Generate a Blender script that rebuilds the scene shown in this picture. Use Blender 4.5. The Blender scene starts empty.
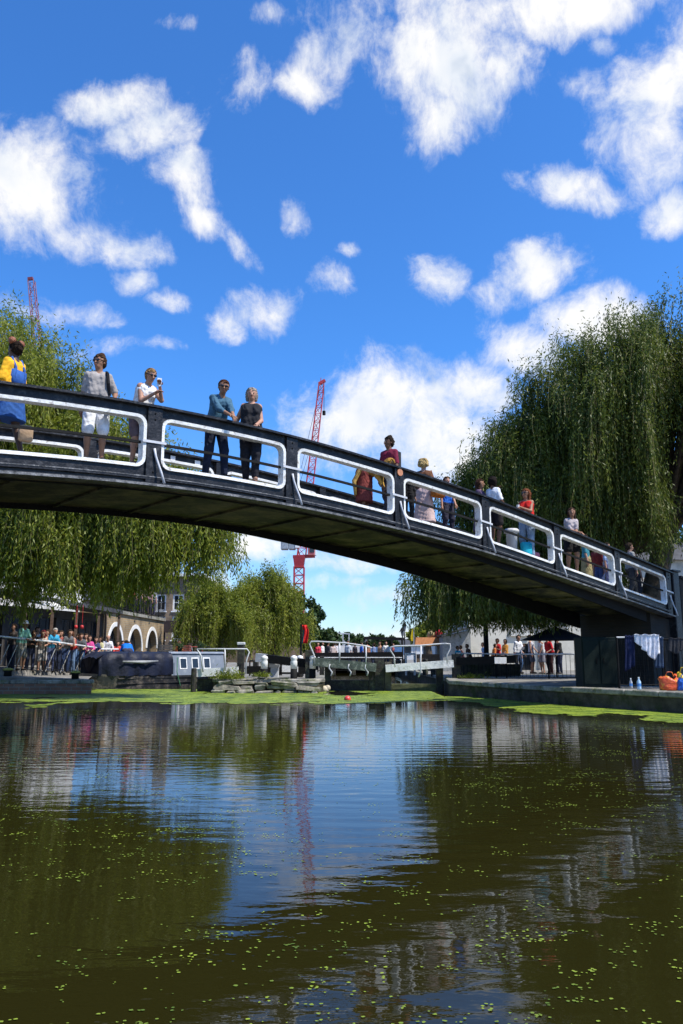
import bpy, math, random
import numpy as np
from mathutils import Vector, Matrix
from mathutils.geometry import tessellate_polygon
random.seed(7); RNG = np.random.default_rng(7)
S = bpy.context.scene
COL = S.collection
R = math.radians

# ------------------------------------------------------------------ camera
FPX = 784.0; PITCH = R(10.34); CAMH = 1.3
cam_d = bpy.data.cameras.new('camera'); cam = bpy.data.objects.new('camera', cam_d); COL.objects.link(cam)
cam.location = (0, 0, CAMH); cam.rotation_euler = (math.pi/2 + PITCH, 0, 0)
cam_d.sensor_fit = 'VERTICAL'; cam_d.sensor_height = 23.5; cam_d.sensor_width = 15.7
cam_d.lens = FPX/1024*23.5; cam_d.clip_end = 3000; cam_d.clip_start = .05
S.camera = cam
S.render.resolution_x = 683; S.render.resolution_y = 1024

# ------------------------------------------------------------------ light
SUN_EL = R(56); SUN_DIR = Vector((.90, -.43, 0)).normalized()
sx, sy = SUN_DIR.x*math.cos(SUN_EL), SUN_DIR.y*math.cos(SUN_EL)
sun_v = Vector((sx, sy, math.sin(SUN_EL)))
sd = bpy.data.lights.new('sun', 'SUN'); sd.energy = 5.0; sd.angle = R(.53); sd.color = (1, .95, .87)
sun = bpy.data.objects.new('sun', sd); COL.objects.link(sun)
sun.rotation_euler = sun_v.to_track_quat('Z', 'Y').to_euler(); sun.location = (20, -10, 40)
S.view_settings.view_transform = 'Standard'; S.view_settings.look = 'None'
S.view_settings.gamma = 1; S.view_settings.exposure = 0.38; S.view_settings.use_curve_mapping = False

def ray(u, v):
    a = (u-341.5)/FPX; b = (512-v)/FPX
    dy = math.cos(PITCH)-b*math.sin(PITCH)
    return a/dy, (math.sin(PITCH)+b*math.cos(PITCH))/dy
def P(u, v, Y):                      # the place seen at that spot of the photograph, Y metres away
    a, b = ray(u, v); return Vector((a*Y, Y, CAMH+b*Y))
def X(u, Y, v=655): return ray(u, v)[0]*Y
def Z(v, Y): return CAMH+ray(341, v)[1]*Y
def azel(u, v):
    a, b = ray(u, v); return math.atan2(a, 1), math.atan2(b, math.hypot(a, 1))

# ------------------------------------------------------------------ sky
W = bpy.data.worlds.new('World'); S.world = W; W.use_nodes = True
nt = W.node_tree; nt.nodes.clear()
def N(t, **k):
    n = nt.nodes.new(t)
    for a, b in k.items(): setattr(n, a, b)
    return n
def L(a, b): nt.links.new(a, b)
def M(op, a, b=None, c=None):
    n = N('ShaderNodeMath', operation=op)
    for i, v in enumerate((a, b, c)):
        if v is None: continue
        if isinstance(v, (int, float)): n.inputs[i].default_value = v
        else: L(v, n.inputs[i])
    return n.outputs[0]
sky = N('ShaderNodeTexSky', sky_type='NISHITA'); sky.sun_disc = False
sky.sun_elevation = SUN_EL; sky.sun_rotation = math.atan2(SUN_DIR.x, SUN_DIR.y)
sky.air_density = 1.0; sky.dust_density = .25; sky.ozone_density = 3.5; sky.altitude = 50
hsv = N('ShaderNodeVectorMath', operation='MULTIPLY'); hsv.inputs[1].default_value = (.37, .89, 1.50)
L(sky.outputs[0], hsv.inputs[0])      # air a little deeper blue overhead than towards the horizon
bg1 = N('ShaderNodeBackground'); L(hsv.outputs[0], bg1.inputs[0]); bg1.inputs[1].default_value = .13
tc = N('ShaderNodeTexCoord'); sep = N('ShaderNodeSeparateXYZ'); L(tc.outputs['Generated'], sep.inputs[0])
az = M('ARCTAN2', sep.outputs[0], sep.outputs[1]); el = M('ARCSINE', sep.outputs[2])
tn = N('ShaderNodeMixRGB'); tn.inputs[1].default_value = (.72, .90, 1.16, 1); tn.inputs[2].default_value = (.42, .91, 1.44, 1)
te = N('ShaderNodeMapRange', interpolation_type='SMOOTHSTEP'); L(el, te.inputs[0]); te.inputs[1].default_value = -.02; te.inputs[2].default_value = .38; L(te.outputs[0], tn.inputs[0]); L(tn.outputs[0], hsv.inputs[1])
comb = N('ShaderNodeCombineXYZ'); L(az, comb.inputs[0]); L(el, comb.inputs[1])
def noise(vec, scale, detail, rough=.5, out='Fac', w=0.0):
    n = N('ShaderNodeTexNoise', noise_dimensions='4D'); n.inputs['Scale'].default_value = scale
    n.inputs['Detail'].default_value = detail; n.inputs['Roughness'].default_value = rough; n.inputs['W'].default_value = w
    L(vec, n.inputs['Vector']); return n.outputs[out]
def warp(vec, scale, amt, w):
    c = noise(vec, scale, 2, .5, 'Color', w)
    s = N('ShaderNodeVectorMath', operation='SUBTRACT'); L(c, s.inputs[0]); s.inputs[1].default_value = (.5, .5, .5)
    m = N('ShaderNodeVectorMath', operation='MULTIPLY'); L(s.outputs[0], m.inputs[0]); m.inputs[1].default_value = (amt, amt, 0)
    a = N('ShaderNodeVectorMath', operation='ADD'); L(vec, a.inputs[0]); L(m.outputs[0], a.inputs[1]); return a.outputs[0]
wv = warp(warp(comb.outputs[0], 6, .07, 1.3), 26, .018, 4.2)
# clouds: (u, v, ru, rv, turn, weight) measured as seen, turned into compass bearing and height in the sky
CL = [(22,190,98,80,0,1.15),(80,235,60,30,10,.75),(118,105,62,34,15,.9),(160,135,56,46,20,1.0),(185,180,48,50,-30,.95),(208,224,34,20,-10,.85),(112,245,60,24,0,.8),
 (165,297,32,15,0,.85),(128,278,24,16,0,.6),(238,86,56,36,20,.42),(243,248,40,16,-35,.6),(301,221,22,22,0,.7),
 (262,298,46,28,15,.8),(217,318,28,26,0,.6),(326,281,30,26,-20,.65),(350,247,16,10,0,.45),
 (432,68,120,76,-15,1.15),(355,35,80,50,20,.95),(308,76,44,26,0,.75),(560,8,150,46,0,1.1),(440,124,44,34,0,.85),(505,74,60,50,0,1),(400,10,110,40,0,.7),
 (655,120,80,96,0,.95),(572,184,80,32,-22,.95),(628,150,60,40,-30,.85),(695,60,60,110,0,1),(672,208,44,32,0,.8),(600,95,50,24,-20,.45),
 (534,270,68,42,0,1.1),(440,281,40,28,-35,.8),(488,298,46,18,0,.6),
 (592,324,84,38,-8,1.1),(530,352,70,30,-25,1.0),(492,384,60,34,-20,.85),(395,392,110,58,0,1.1),(450,440,130,58,0,1.1),(345,430,90,60,0,.95),(500,330,40,16,-20,.4),
 (70,312,60,16,0,.5),(15,305,44,16,0,.5),(175,22,26,10,0,.45),(268,18,26,13,0,.45),(605,48,14,14,0,.45),(130,350,60,12,10,.3),
 (345,568,95,18,0,.75),(385,602,80,15,0,.75),(262,552,50,26,0,1.0),(335,636,220,18,0,.75),(330,588,60,12,0,.6),(395,575,30,12,0,.6),(120,600,180,60,0,.9),(620,600,160,70,0,.9),(260,480,90,30,0,.35)]
acc = None
for (u, v, ru, rv, rot, wt) in CL:
    a0, e0 = azel(u, v); a1, _ = azel(u+ru*.92, v); _, e1 = azel(u, v-rv*.92)
    mp = N('ShaderNodeMapping', vector_type='TEXTURE'); L(wv, mp.inputs[0])
    mp.inputs['Location'].default_value = (a0, e0, 0); mp.inputs['Rotation'].default_value = (0, 0, R(rot))
    mp.inputs['Scale'].default_value = (max(a1-a0, .005), max(e1-e0, .005), 1)
    ln = N('ShaderNodeVectorMath', operation='LENGTH'); L(mp.outputs[0], ln.inputs[0])
    b = M('MULTIPLY_ADD', M('POWER', ln.outputs['Value'], 1.6), -wt, wt)
    acc = b if acc is None else M('SMOOTH_MAX', acc, b, .12)
# a loose field of further clouds everywhere else in the sky
far = M('GREATER_THAN', M('ABSOLUTE', az), .50)
up = M('GREATER_THAN', el, .78)
out = M('MAXIMUM', far, up)
fld = M('MULTIPLY', M('SUBTRACT', noise(comb.outputs[0], 2.6, 3, .5, w=9), .53), 5)
acc = M('MAXIMUM', acc, M('ADD', fld, M('MULTIPLY', M('SUBTRACT', out, 1), 20)))
nz = M('ADD', M('MULTIPLY', noise(wv, 9, 12, .62, w=2.0), .60), M('MULTIPLY', noise(wv, 26, 10, .70, w=7.0), .40))
dens = M('ADD', acc, M('MULTIPLY', M('SUBTRACT', nz, .5), 4.8))
mr = N('ShaderNodeMapRange', interpolation_type='SMOOTHSTEP'); L(dens, mr.inputs[0])
mr.inputs[1].default_value = -.02; mr.inputs[2].default_value = 1.20
mask = M('MULTIPLY', mr.outputs[0], .97)
# cloud body: bright where thick towards the sun, grey-blue in the bellies
sh = N('ShaderNodeVectorMath', operation='ADD'); L(wv, sh.inputs[0]); sh.inputs[1].default_value = (.018, .030, 0)
nz2 = noise(sh.outputs[0], 8, 4, .5, w=2.0); nz3 = noise(wv, 8, 4, .5, w=2.0)
shade = M('MULTIPLY_ADD', M('SUBTRACT', nz3, nz2), 2.4, .70)
shade = M('ADD', shade, M('MULTIPLY', M('SUBTRACT', noise(wv, 4.0, 3, .5, w=6), .5), .8))
cr = N('ShaderNodeValToRGB'); L(shade, cr.inputs[0])
cr.color_ramp.elements[0].position = .12; cr.color_ramp.elements[0].color = (.46, .56, .72, 1)
cr.color_ramp.elements[1].position = .78; cr.color_ramp.elements[1].color = (1.0, .99, .97, 1)
e = cr.color_ramp.elements.new(.42); e.color = (.80, .85, .92, 1)
bg2 = N('ShaderNodeBackground'); L(cr.outputs[0], bg2.inputs[0]); bg2.inputs[1].default_value = .82
mx = N('ShaderNodeMixShader'); L(mask, mx.inputs[0]); L(bg1.outputs[0], mx.inputs[1]); L(bg2.outputs[0], mx.inputs[2])
wo = N('ShaderNodeOutputWorld'); L(mx.outputs[0], wo.inputs[0])

# ------------------------------------------------------------------ materials
MATS = {}
def mat(name, col, rough=.6, var=.25, vs=6., bump=.15, bs=30., metal=0., spec=.5, col2=None, stain=None, coords='Object'):
    if name in MATS: return MATS[name]
    m = bpy.data.materials.new(name); m.use_nodes = True; t = m.node_tree; ns = t.nodes; b = ns['Principled BSDF']
    b.inputs['Roughness'].default_value = rough; b.inputs['Metallic'].default_value = metal
    b.inputs['Specular IOR Level'].default_value = spec
    g = ns.new('ShaderNodeNewGeometry')
    n = ns.new('ShaderNodeTexNoise'); n.inputs['Scale'].default_value = vs; n.inputs['Detail'].default_value = 5
    n.inputs['Roughness'].default_value = .6; t.links.new(g.outputs['Position'], n.inputs['Vector'])
    r = ns.new('ShaderNodeValToRGB'); c2 = col2 or tuple(c*(1-var*1.6) for c in col[:3])
    r.color_ramp.elements[0].position = .32; r.color_ramp.elements[0].color = (*c2[:3], 1)
    r.color_ramp.elements[1].position = .66; r.color_ramp.elements[1].color = (*[min(1, c*(1+var*.5)) for c in col[:3]], 1)
    t.links.new(n.outputs[0], r.inputs[0]); src = r.outputs[0]
    if stain:                                   # (colour, scale, amount): worn or dirty patches with their own shape
        n3 = ns.new('ShaderNodeTexNoise'); n3.inputs['Scale'].default_value = stain[1]; n3.inputs['Detail'].default_value = 8
        n3.inputs['Roughness'].default_value = .7; t.links.new(g.outputs['Position'], n3.inputs['Vector'])
        r3 = ns.new('ShaderNodeValToRGB'); r3.color_ramp.elements[0].position = .55-stain[2]*.2; r3.color_ramp.elements[1].position = .72-stain[2]*.2
        t.links.new(n3.outputs[0], r3.inputs[0]); mxx = ns.new('ShaderNodeMixRGB'); t.links.new(r3.outputs[0], mxx.inputs[0])
        t.links.new(src, mxx.inputs[1]); mxx.inputs[2].default_value = (*stain[0], 1); src = mxx.outputs[0]
    t.links.new(src, b.inputs['Base Color'])
    if bump:
        n2 = ns.new('ShaderNodeTexNoise'); n2.inputs['Scale'].default_value = bs; n2.inputs['Detail'].default_value = 4
        t.links.new(g.outputs['Position'], n2.inputs['Vector'])
        bp = ns.new('ShaderNodeBump'); bp.inputs['Strength'].default_value = min(1, bump*2); bp.inputs['Distance'].default_value = .02
        t.links.new(n2.outputs[0], bp.inputs['Height']); t.links.new(bp.outputs[0], b.inputs['Normal'])
    MATS[name] = m; return m
def brick(name, c1, c2, mortar, sc=1.0, axis='xz'):
    if name in MATS: return MATS[name]
    m = mat(name, c1, .85, .2, 3., 0); t = m.node_tree; ns = t.nodes; b = ns['Principled BSDF']
    g = ns.new('ShaderNodeNewGeometry'); s = ns.new('ShaderNodeSeparateXYZ'); t.links.new(g.outputs['Position'], s.inputs[0])
    c = ns.new('ShaderNodeCombineXYZ'); a = ns.new('ShaderNodeMath'); a.operation = 'ADD'
    t.links.new(s.outputs[0], a.inputs[0]); t.links.new(s.outputs[1], a.inputs[1])
    t.links.new(a.outputs[0], c.inputs[0]); t.links.new(s.outputs[2], c.inputs[1])
    k = ns.new('ShaderNodeTexBrick'); k.inputs['Scale'].default_value = 1/sc
    k.inputs['Brick Width'].default_value = .23; k.inputs['Row Height'].default_value = .075; k.inputs['Mortar Size'].default_value = .008
    k.inputs['Color1'].default_value = (*c1, 1); k.inputs['Color2'].default_value = (*c2, 1); k.inputs['Mortar'].default_value = (*mortar, 1)
    t.links.new(c.outputs[0], k.inputs['Vector'])
    n = ns.new('ShaderNodeTexNoise'); n.inputs['Scale'].default_value = 1.3; n.inputs['Detail'].default_value = 6; t.links.new(g.outputs['Position'], n.inputs['Vector'])
    h = ns.new('ShaderNodeMapRange'); t.links.new(n.outputs[0], h.inputs[0]); h.inputs[1].default_value = .3; h.inputs[2].default_value = .7; h.inputs[3].default_value = .55; h.inputs[4].default_value = 1.2
    mu = ns.new('ShaderNodeVectorMath'); mu.operation = 'SCALE'; t.links.new(k.outputs[0], mu.inputs[0]); t.links.new(h.outputs[0], mu.inputs['Scale'])
    t.links.new(mu.outputs[0], b.inputs['Base Color'])
    bp = ns.new('ShaderNodeBump'); bp.inputs['Strength'].default_value = .5; bp.inputs['Distance'].default_value = .01; bp.invert = True
    t.links.new(k.outputs[1], bp.inputs['Height']); t.links.new(bp.outputs[0], b.inputs['Normal'])
    return m
def cloth(col, rough=.85):
    return mat('cloth_%d_%d_%d' % tuple(int(c*255) for c in col), col, rough, .18, 9., .25, 22., spec=.2)
BLACK = mat('black_paint', (.013, .013, .015), .42, .3, 5, .22, 26, spec=.3, col2=(.006, .006, .007), stain=((.055, .055, .058), 7, .2))
BLACKM = mat('black_iron', (.008, .008, .008), .75, .3, 4, .15, 30, spec=.2)
WHITE = mat('white_paint', (.80, .80, .78), .42, .08, 4, .12, 40, stain=((.42, .40, .36), 14, .12))
FRAMEW = mat('chipped_white_paint', (.78, .78, .75), .45, .14, 5, .2, 30, stain=((.25, .20, .15), 11, .10))
WHITE2 = mat('grey_rail_paint', (.55, .56, .58), .45, .1, 4, .1, 40)
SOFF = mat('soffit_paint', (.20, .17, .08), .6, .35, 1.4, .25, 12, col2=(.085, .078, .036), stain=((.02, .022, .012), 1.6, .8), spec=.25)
GLASS = mat('dark_glass', (.02, .025, .03), .08, .2, 2, 0)
STONE = mat('weathered_stone', (.30, .28, .24), .9, .5, 3.5, .6, 18, col2=(.10, .095, .08), stain=((.08, .10, .03), 2.5, .3))
DSTONE = mat('dark_wet_stone', (.085, .072, .055), .85, .4, 3, .6, 14, col2=(.025, .022, .017), stain=((.03, .042, .012), 2.5, .3), spec=.2)
TIMBER = mat('old_black_timber', (.022, .019, .016), .7, .4, 8, .4, 22, stain=((.07, .08, .04), 5, .25))
BARK = mat('willow_bark', (.11, .075, .045), .9, .5, 5, .9, 14, col2=(.035, .025, .016))

# ------------------------------------------------------------------ mesh building
BASE = {}
def link(name, verts, faces, mats, parent=None, fm=None, smooth=False, base=None):
    V = np.asarray(verts, dtype=np.float64).reshape(-1, 3)
    if parent is not None: b = np.array(BASE[parent.name])
    elif base is not None: b = np.array(base, dtype=float)
    else:
        mn, mx_ = V.min(0), V.max(0); b = np.array([(mn[0]+mx_[0])/2, (mn[1]+mx_[1])/2, mn[2]])
    me = bpy.data.meshes.new(name)
    if isinstance(faces, np.ndarray):
        n, k = faces.shape; me.vertices.add(len(V)); me.vertices.foreach_set('co', (V-b).ravel())
        me.loops.add(n*k); me.loops.foreach_set('vertex_index', faces.ravel().astype(np.int32))
        me.polygons.add(n); me.polygons.foreach_set('loop_start', np.arange(0, n*k, k, dtype=np.int32))
        me.polygons.foreach_set('loop_total', np.full(n, k, dtype=np.int32))
    else: me.from_pydata((V-b).tolist(), [], faces)
    if not isinstance(mats, (list, tuple)): mats = [mats]
    for m in mats: me.materials.append(m)
    if fm is not None: me.polygons.foreach_set('material_index', np.asarray(fm, dtype=np.int32))
    if smooth: me.polygons.foreach_set('use_smooth', np.ones(len(me.polygons), dtype=bool))
    me.update(); me.validate()
    o = bpy.data.objects.new(name, me); COL.objects.link(o); BASE[o.name] = tuple(b)
    if parent is not None: o.parent = parent
    else: o.location = b
    return o
def tag(o, label=None, cat=None, group=None, kind=None):
    if label: o['label'] = label
    if cat: o['category'] = cat
    if group: o['group'] = group
    if kind: o['kind'] = kind
    return o
def thing(name, loc, label, cat, group=None):
    o = bpy.data.objects.new(name, None); o.empty_display_size = .2; COL.objects.link(o); o.location = loc
    BASE[o.name] = tuple(loc); return tag(o, label, cat, group)
def V3(*a): return Vector(a)
class MB:
    def __init__(s): s.v = []; s.f = []; s.m = []; s.cur = 0
    def add(s, vs, fs):
        n = len(s.v); s.v += [tuple(v) for v in vs]; s.f += [tuple(i+n for i in f) for f in fs]; s.m += [s.cur]*len(fs); return s
    def hexa(s, p):   # 8 points: bottom 4 ccw, top 4 ccw
        return s.add(p, [(3,2,1,0),(4,5,6,7),(0,1,5,4),(1,2,6,5),(2,3,7,6),(3,0,4,7)])
    def box(s, c, d, rz=0, bev=0):
        c = Vector(c); h = [k/2 for k in d]; rot = Matrix.Rotation(rz, 3, 'Z')
        if not bev:
            return s.hexa([c+rot@V3(x*h[0], y*h[1], z*h[2]) for z in (-1,1) for x, y in ((-1,-1),(1,-1),(1,1),(-1,1))])
        b = min(bev, *[k*.45 for k in h]); pts = []; lay = []
        for z, ins in ((-h[2], b), (-h[2]+b, 0), (h[2]-b, 0), (h[2], b)):
            hx, hy = h[0]-ins, h[1]-ins; bb = b
            ring = [(-hx+bb,-hy),(hx-bb,-hy),(hx,-hy+bb),(hx,hy-bb),(hx-bb,hy),(-hx+bb,hy),(-hx,hy-bb),(-hx,-hy+bb)]
            lay.append([c+rot@V3(x, y, z) for x, y in ring])
        for l in lay: pts += l
        fs = [tuple(range(7,-1,-1)), tuple(range(24,32))]
        for k in range(3):
            for i in range(8): j = (i+1) % 8; fs.append((k*8+i, k*8+j, k*8+8+j, k*8+8+i))
        return s.add(pts, fs)
    def beam(s, a, b, w, h):       # rectangular bar between two points
        a = Vector(a); b = Vector(b); d = (b-a).normalized(); up = V3(0,0,1) if abs(d.z) < .95 else V3(0,1,0)
        x = d.cross(up).normalized()*w/2; y = x.cross(d).normalized()*h/2
        return s.hexa([a-x-y, a+x-y, b+x-y, b-x-y, a-x+y, a+x+y, b+x+y, b-x+y])
    def tube(s, pts, r, n=8, cap=True):
        pts = [Vector(p) for p in pts]; rs = r if isinstance(r, (list, tuple)) else [r]*len(pts)
        vs = []; fs = []; prev = None
        for i, p in enumerate(pts):
            d = (pts[min(i+1, len(pts)-1)]-pts[max(i-1, 0)]).normalized()
            if prev is None:
                up = V3(0,0,1) if abs(d.z) < .9 else V3(1,0,0); x = d.cross(up).normalized()
            else: x = (prev-d*prev.dot(d)).normalized()
            prev = x; y = d.cross(x)
            for k in range(n):
                a = 2*math.pi*k/n; vs.append(p+(x*math.cos(a)+y*math.sin(a))*rs[i])
        for i in range(len(pts)-1):
            for k in range(n): j = (k+1) % n; fs.append((i*n+k, i*n+j, i*n+n+j, i*n+n+k))
        if cap: fs.append(tuple(range(n-1,-1,-1))); fs.append(tuple(range((len(pts)-1)*n, len(pts)*n)))
        return s.add(vs, fs)
    def lathe(s, c, prof, n=16):   # prof: (radius, z)
        c = Vector(c); vs = []; fs = []
        for r, z in prof:
            for k in range(n): a = 2*math.pi*k/n; vs.append(c+V3(r*math.cos(a), r*math.sin(a), z))
        for i in range(len(prof)-1):
            for k in range(n): j = (k+1) % n; fs.append((i*n+k, i*n+j, i*n+n+j, i*n+n+k))
        fs.append(tuple(range(n-1,-1,-1))); fs.append(tuple(range((len(prof)-1)*n, len(prof)*n)))
        return s.add(vs, fs)
    def prism(s, poly, off):       # polygon (3-D points) swept by a vector
        n = len(poly); off = Vector(off); a = [Vector(p) for p in poly]
        tri = tessellate_polygon([a]); vs = a+[p+off for p in a]
        fs = [tuple(t) for t in tri]+[tuple(i+n for i in reversed(t)) for t in tri]+[(i, (i+1) % n, (i+1) % n+n, i+n) for i in range(n)]
        return s.add(vs, fs)
    def ball(s, c, r, n=10, m=7, sc=(1,1,1)):
        c = Vector(c); vs = []; fs = []
        for i in range(m+1):
            t = math.pi*i/m
            for k in range(n): a = 2*math.pi*k/n; vs.append(c+V3(r*sc[0]*math.sin(t)*math.cos(a), r*sc[1]*math.sin(t)*math.sin(a), -r*sc[2]*math.cos(t)))
        for i in range(m):
            for k in range(n): j = (k+1) % n; fs.append((i*n+k, i*n+j, i*n+n+j, i*n+n+k))
        return s.add(vs, fs)
    def build(s, name, mats, parent=None, smooth=False, base=None):
        return link(name, s.v, s.f, mats, parent, s.m, smooth, base)

# ------------------------------------------------------------------ the basin: ground, walls, water
GZ = .45
basin = [(-17,.6),(16,.6),(14.5,9),(7.9,17.9),(5.9,21.2),(3.6,26.6),(3.9,29.6),(3.9,58),(-.65,58),(-.65,28.7),(-1.2,28.2),(-4.2,28.2),
         (-4.6,28.8),(-5,38.5),(-6.5,37),(-11.3,31.3),(-8.5,27.3),(-22,26.4)]
outer = [(-700,-700),(700,-700),(700,900),(-700,900)]
tri = tessellate_polygon([[V3(x,y,0) for x, y in outer], [V3(x,y,0) for x, y in reversed(basin)]])
allp = outer+list(reversed(basin))
PAVE = mat('old_paving', (.24, .225, .20), .9, .35, 1.5, .35, 20, stain=((.10, .10, .06), .9, .2))
gm = link('ground', [(x, y, GZ) for x, y in allp], [tuple(t) for t in tri], PAVE); tag(gm, kind='structure')
for p in gm.data.polygons:
    pass
wl = MB(); cp = MB(); nb = len(basin)
QB = brick('quay_brick', (.28, .13, .08), (.20, .10, .07), (.20, .19, .16), 1.6)
for i in range(nb):
    a = V3(*basin[i], 0); b = V3(*basin[(i+1) % nb], 0)
    wl.add([V3(a.x,a.y,-1.2), V3(b.x,b.y,-1.2), V3(b.x,b.y,GZ-.10), V3(a.x,a.y,GZ-.10)], [(0,1,2,3)])
wl_o = wl.build('quay_wall', [DSTONE]); tag(wl_o, kind='structure')
for i in range(nb):                                          # coping stones, one course along each edge
    a = V3(*basin[i], 0); b = V3(*basin[(i+1) % nb], 0); d = (b-a); ln = d.length; d.normalize(); nrm = V3(d.y,-d.x,0)
    k = max(1, int(ln/.9)); 
    for j in range(k):
        c = a+d*(ln*(j+.5)/k)+nrm*.16; c.z = GZ-.045+random.uniform(-.006,.006)
        cp.box(c, (ln/k-.012, .42, .13), math.atan2(d.y, d.x), .02)
tag(cp.build('coping', [STONE]), kind='structure')

wm = bpy.data.materials.new('canal_water'); wm.use_nodes = True; t = wm.node_tree; ns = t.nodes; b = ns['Principled BSDF']
b.inputs['Base Color'].default_value = (.016, .0145, .003, 1); b.inputs['Roughness'].default_value = .012; b.inputs['IOR'].default_value = 1.333
g = ns.new('ShaderNodeNewGeometry')
def wnoise(sx_, sy_, sc, det, rot=0., dist=0.):
    mp = ns.new('ShaderNodeMapping'); mp.inputs['Scale'].default_value = (sx_, sy_, 1); mp.inputs['Rotation'].default_value = (0, 0, rot)
    t.links.new(g.outputs['Position'], mp.inputs[0]); n = ns.new('ShaderNodeTexNoise'); n.inputs['Scale'].default_value = sc
    n.inputs['Detail'].default_value = det; n.inputs['Distortion'].default_value = dist; t.links.new(mp.outputs[0], n.inputs[0]); return n.outputs[0]
def wmath(op, a, b_):
    n = ns.new('ShaderNodeMath'); n.operation = op
    for i, v in enumerate((a, b_)):
        if isinstance(v, (int, float)): n.inputs[i].default_value = v
        else: t.links.new(v, n.inputs[i])
    return n.outputs[0]
wv_ = ns.new('ShaderNodeTexWave'); wv_.wave_type = 'RINGS'; wv_.inputs['Scale'].default_value = 1.15; wv_.inputs['Distortion'].default_value = 2.2
wv_.inputs['Detail'].default_value = 2; wv_.inputs['Detail Scale'].default_value = .8
mpw = ns.new('ShaderNodeMapping'); mpw.inputs['Location'].default_value = (-2.5, -30, 0); t.links.new(g.outputs['Position'], mpw.inputs[0]); t.links.new(mpw.outputs[0], wv_.inputs[0])
patch = wnoise(.25, .25, 1, 2); 
pr = ns.new('ShaderNodeMapRange'); t.links.new(patch, pr.inputs[0]); pr.inputs[1].default_value = .38; pr.inputs[2].default_value = .62
hsum = wmath('ADD', wmath('MULTIPLY', wmath('MULTIPLY', wv_.outputs[1], .20), pr.outputs[0]), wmath('MULTIPLY', wnoise(.8, 1.7, 2.3, 3, .1, .4), .62))
hsum = wmath('ADD', hsum, wmath('MULTIPLY', wnoise(1, 2.4, 6.5, 3, .2), .16))
bp = ns.new('ShaderNodeBump'); bp.inputs['Strength'].default_value = 1; bp.inputs['Distance'].default_value = .0052
t.links.new(hsum, bp.inputs['Height']); t.links.new(bp.outputs[0], b.inputs['Normal'])
water = link('canal_water', [(-24,-.5,0),(18,-.5,0),(18,60,0),(-24,60,0)], [(0,1,2,3)], wm); tag(water, kind='structure')

# sloping promenade in front of the market hall, falling towards the lock
pm = MB()
fr = [V3(-26,26.2,.62), V3(-12.5,27.1,.60), V3(-8.75,27.62,.47)]
md = [V3(-26,27.0,.95), V3(-12.3,27.9,.86), V3(-10.2,33.0,.50)]
bk = [V3(-26,60,.95), V3(-15,60,.86), V3(-12.6,60,.50)]
pv = fr+md+bk
pm.add([p for p in pv]+[V3(-26,26.2,.40), V3(-12.5,27.1,.40), V3(-8.75,27.62,.40)], [(0,1,4,3),(1,2,5,4),(3,4,7,6),(4,5,8,7),(9,10,1,0),(10,11,2,1)])
tag(pm.build('promenade', [PAVE]), kind='structure')
bw = MB(); bw.hexa([V3(-22,26.32,-.6),V3(-8.5,27.22,-.6),V3(-8.5,27.30,-.6),V3(-22,26.40,-.6),V3(-22,26.32,.34),V3(-8.5,27.22,.34),V3(-8.5,27.30,.34),V3(-22,26.40,.34)])
tag(bw.build('quay_brick_face', [QB]), kind='structure')

# duckweed
DW = bpy.data.materials.new('duckweed'); DW.use_nodes = True; t2 = DW.node_tree; b2 = t2.nodes['Principled BSDF']; b2.inputs['Roughness'].default_value = .6
b2.inputs['Specular IOR Level'].default_value = .2
g2 = t2.nodes.new('ShaderNodeNewGeometry'); n2 = t2.nodes.new('ShaderNodeTexNoise'); n2.inputs['Scale'].default_value = 2.2; n2.inputs['Detail'].default_value = 5
t2.links.new(g2.outputs['Position'], n2.inputs[0]); r2 = t2.nodes.new('ShaderNodeValToRGB')
r2.color_ramp.elements[0].position = .35; r2.color_ramp.elements[0].color = (.075, .125, .018, 1); r2.color_ramp.elements[1].position = .65; r2.color_ramp.elements[1].color = (.24, .31, .032, 1)
t2.links.new(n2.outputs[0], r2.inputs[0]); t2.links.new(r2.outputs[0], b2.inputs[0])
def vnoise(x, y, seed=0):
    r = np.random.default_rng(seed).random((64, 64)); xi = np.floor(x).astype(int); yi = np.floor(y).astype(int); fx = x-xi; fy = y-yi
    fx = fx*fx*(3-2*fx); fy = fy*fy*(3-2*fy); q = lambda i, j: r[i % 64, j % 64]
    return (q(xi, yi)*(1-fx)+q(xi+1, yi)*fx)*(1-fy)+(q(xi, yi+1)*(1-fx)+q(xi+1, yi+1)*fx)*fy
def inside(px, py, poly):
    c = np.zeros(px.shape, bool); n = len(poly)
    for i in range(n):
        x1, y1 = poly[i]; x2, y2 = poly[(i+1) % n]
        with np.errstate(divide='ignore', invalid='ignore'):
            c ^= ((y1 > py) != (y2 > py)) & (px < (x2-x1)*(py-y1)/(y2-y1+1e-12)+x1)
    return c
cxs, cys = np.meshgrid(np.arange(-13, 15, .09), np.arange(12, 31, .16), indexing='ij')
nn = vnoise(cxs*.5, cys*.5, 1)*.5+vnoise(cxs*1.7, cys*1.7, 2)*.3+vnoise(cxs*6, cys*6, 3)*.2
front = 21.6+.25*np.sin(cxs*.7)+np.clip(-cxs-4, 0, 20)*.10       # near edge of the mat
d1 = np.clip((cys-front)/1.6, -2, 1)
gap = np.exp(-(((cxs-1.6)/2.9)**2+((cys-27.0)/1.9)**2))*1.7          # clear water below the gates
gap2 = np.exp(-(((cxs+11.5)/2.6)**2+((cys-25.4)/.8)**2))*1.3
qx = np.array([16, 7.9, 5.9, 3.6]); qy = np.array([5, 17.9, 21.2, 26.6])
dq = (cxs - np.interp(cys, qy, qx)); d2 = np.clip(1-(-dq-1.3)/1.1, -2, 1)-np.clip((15-cys)/2, 0, 3)
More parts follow.
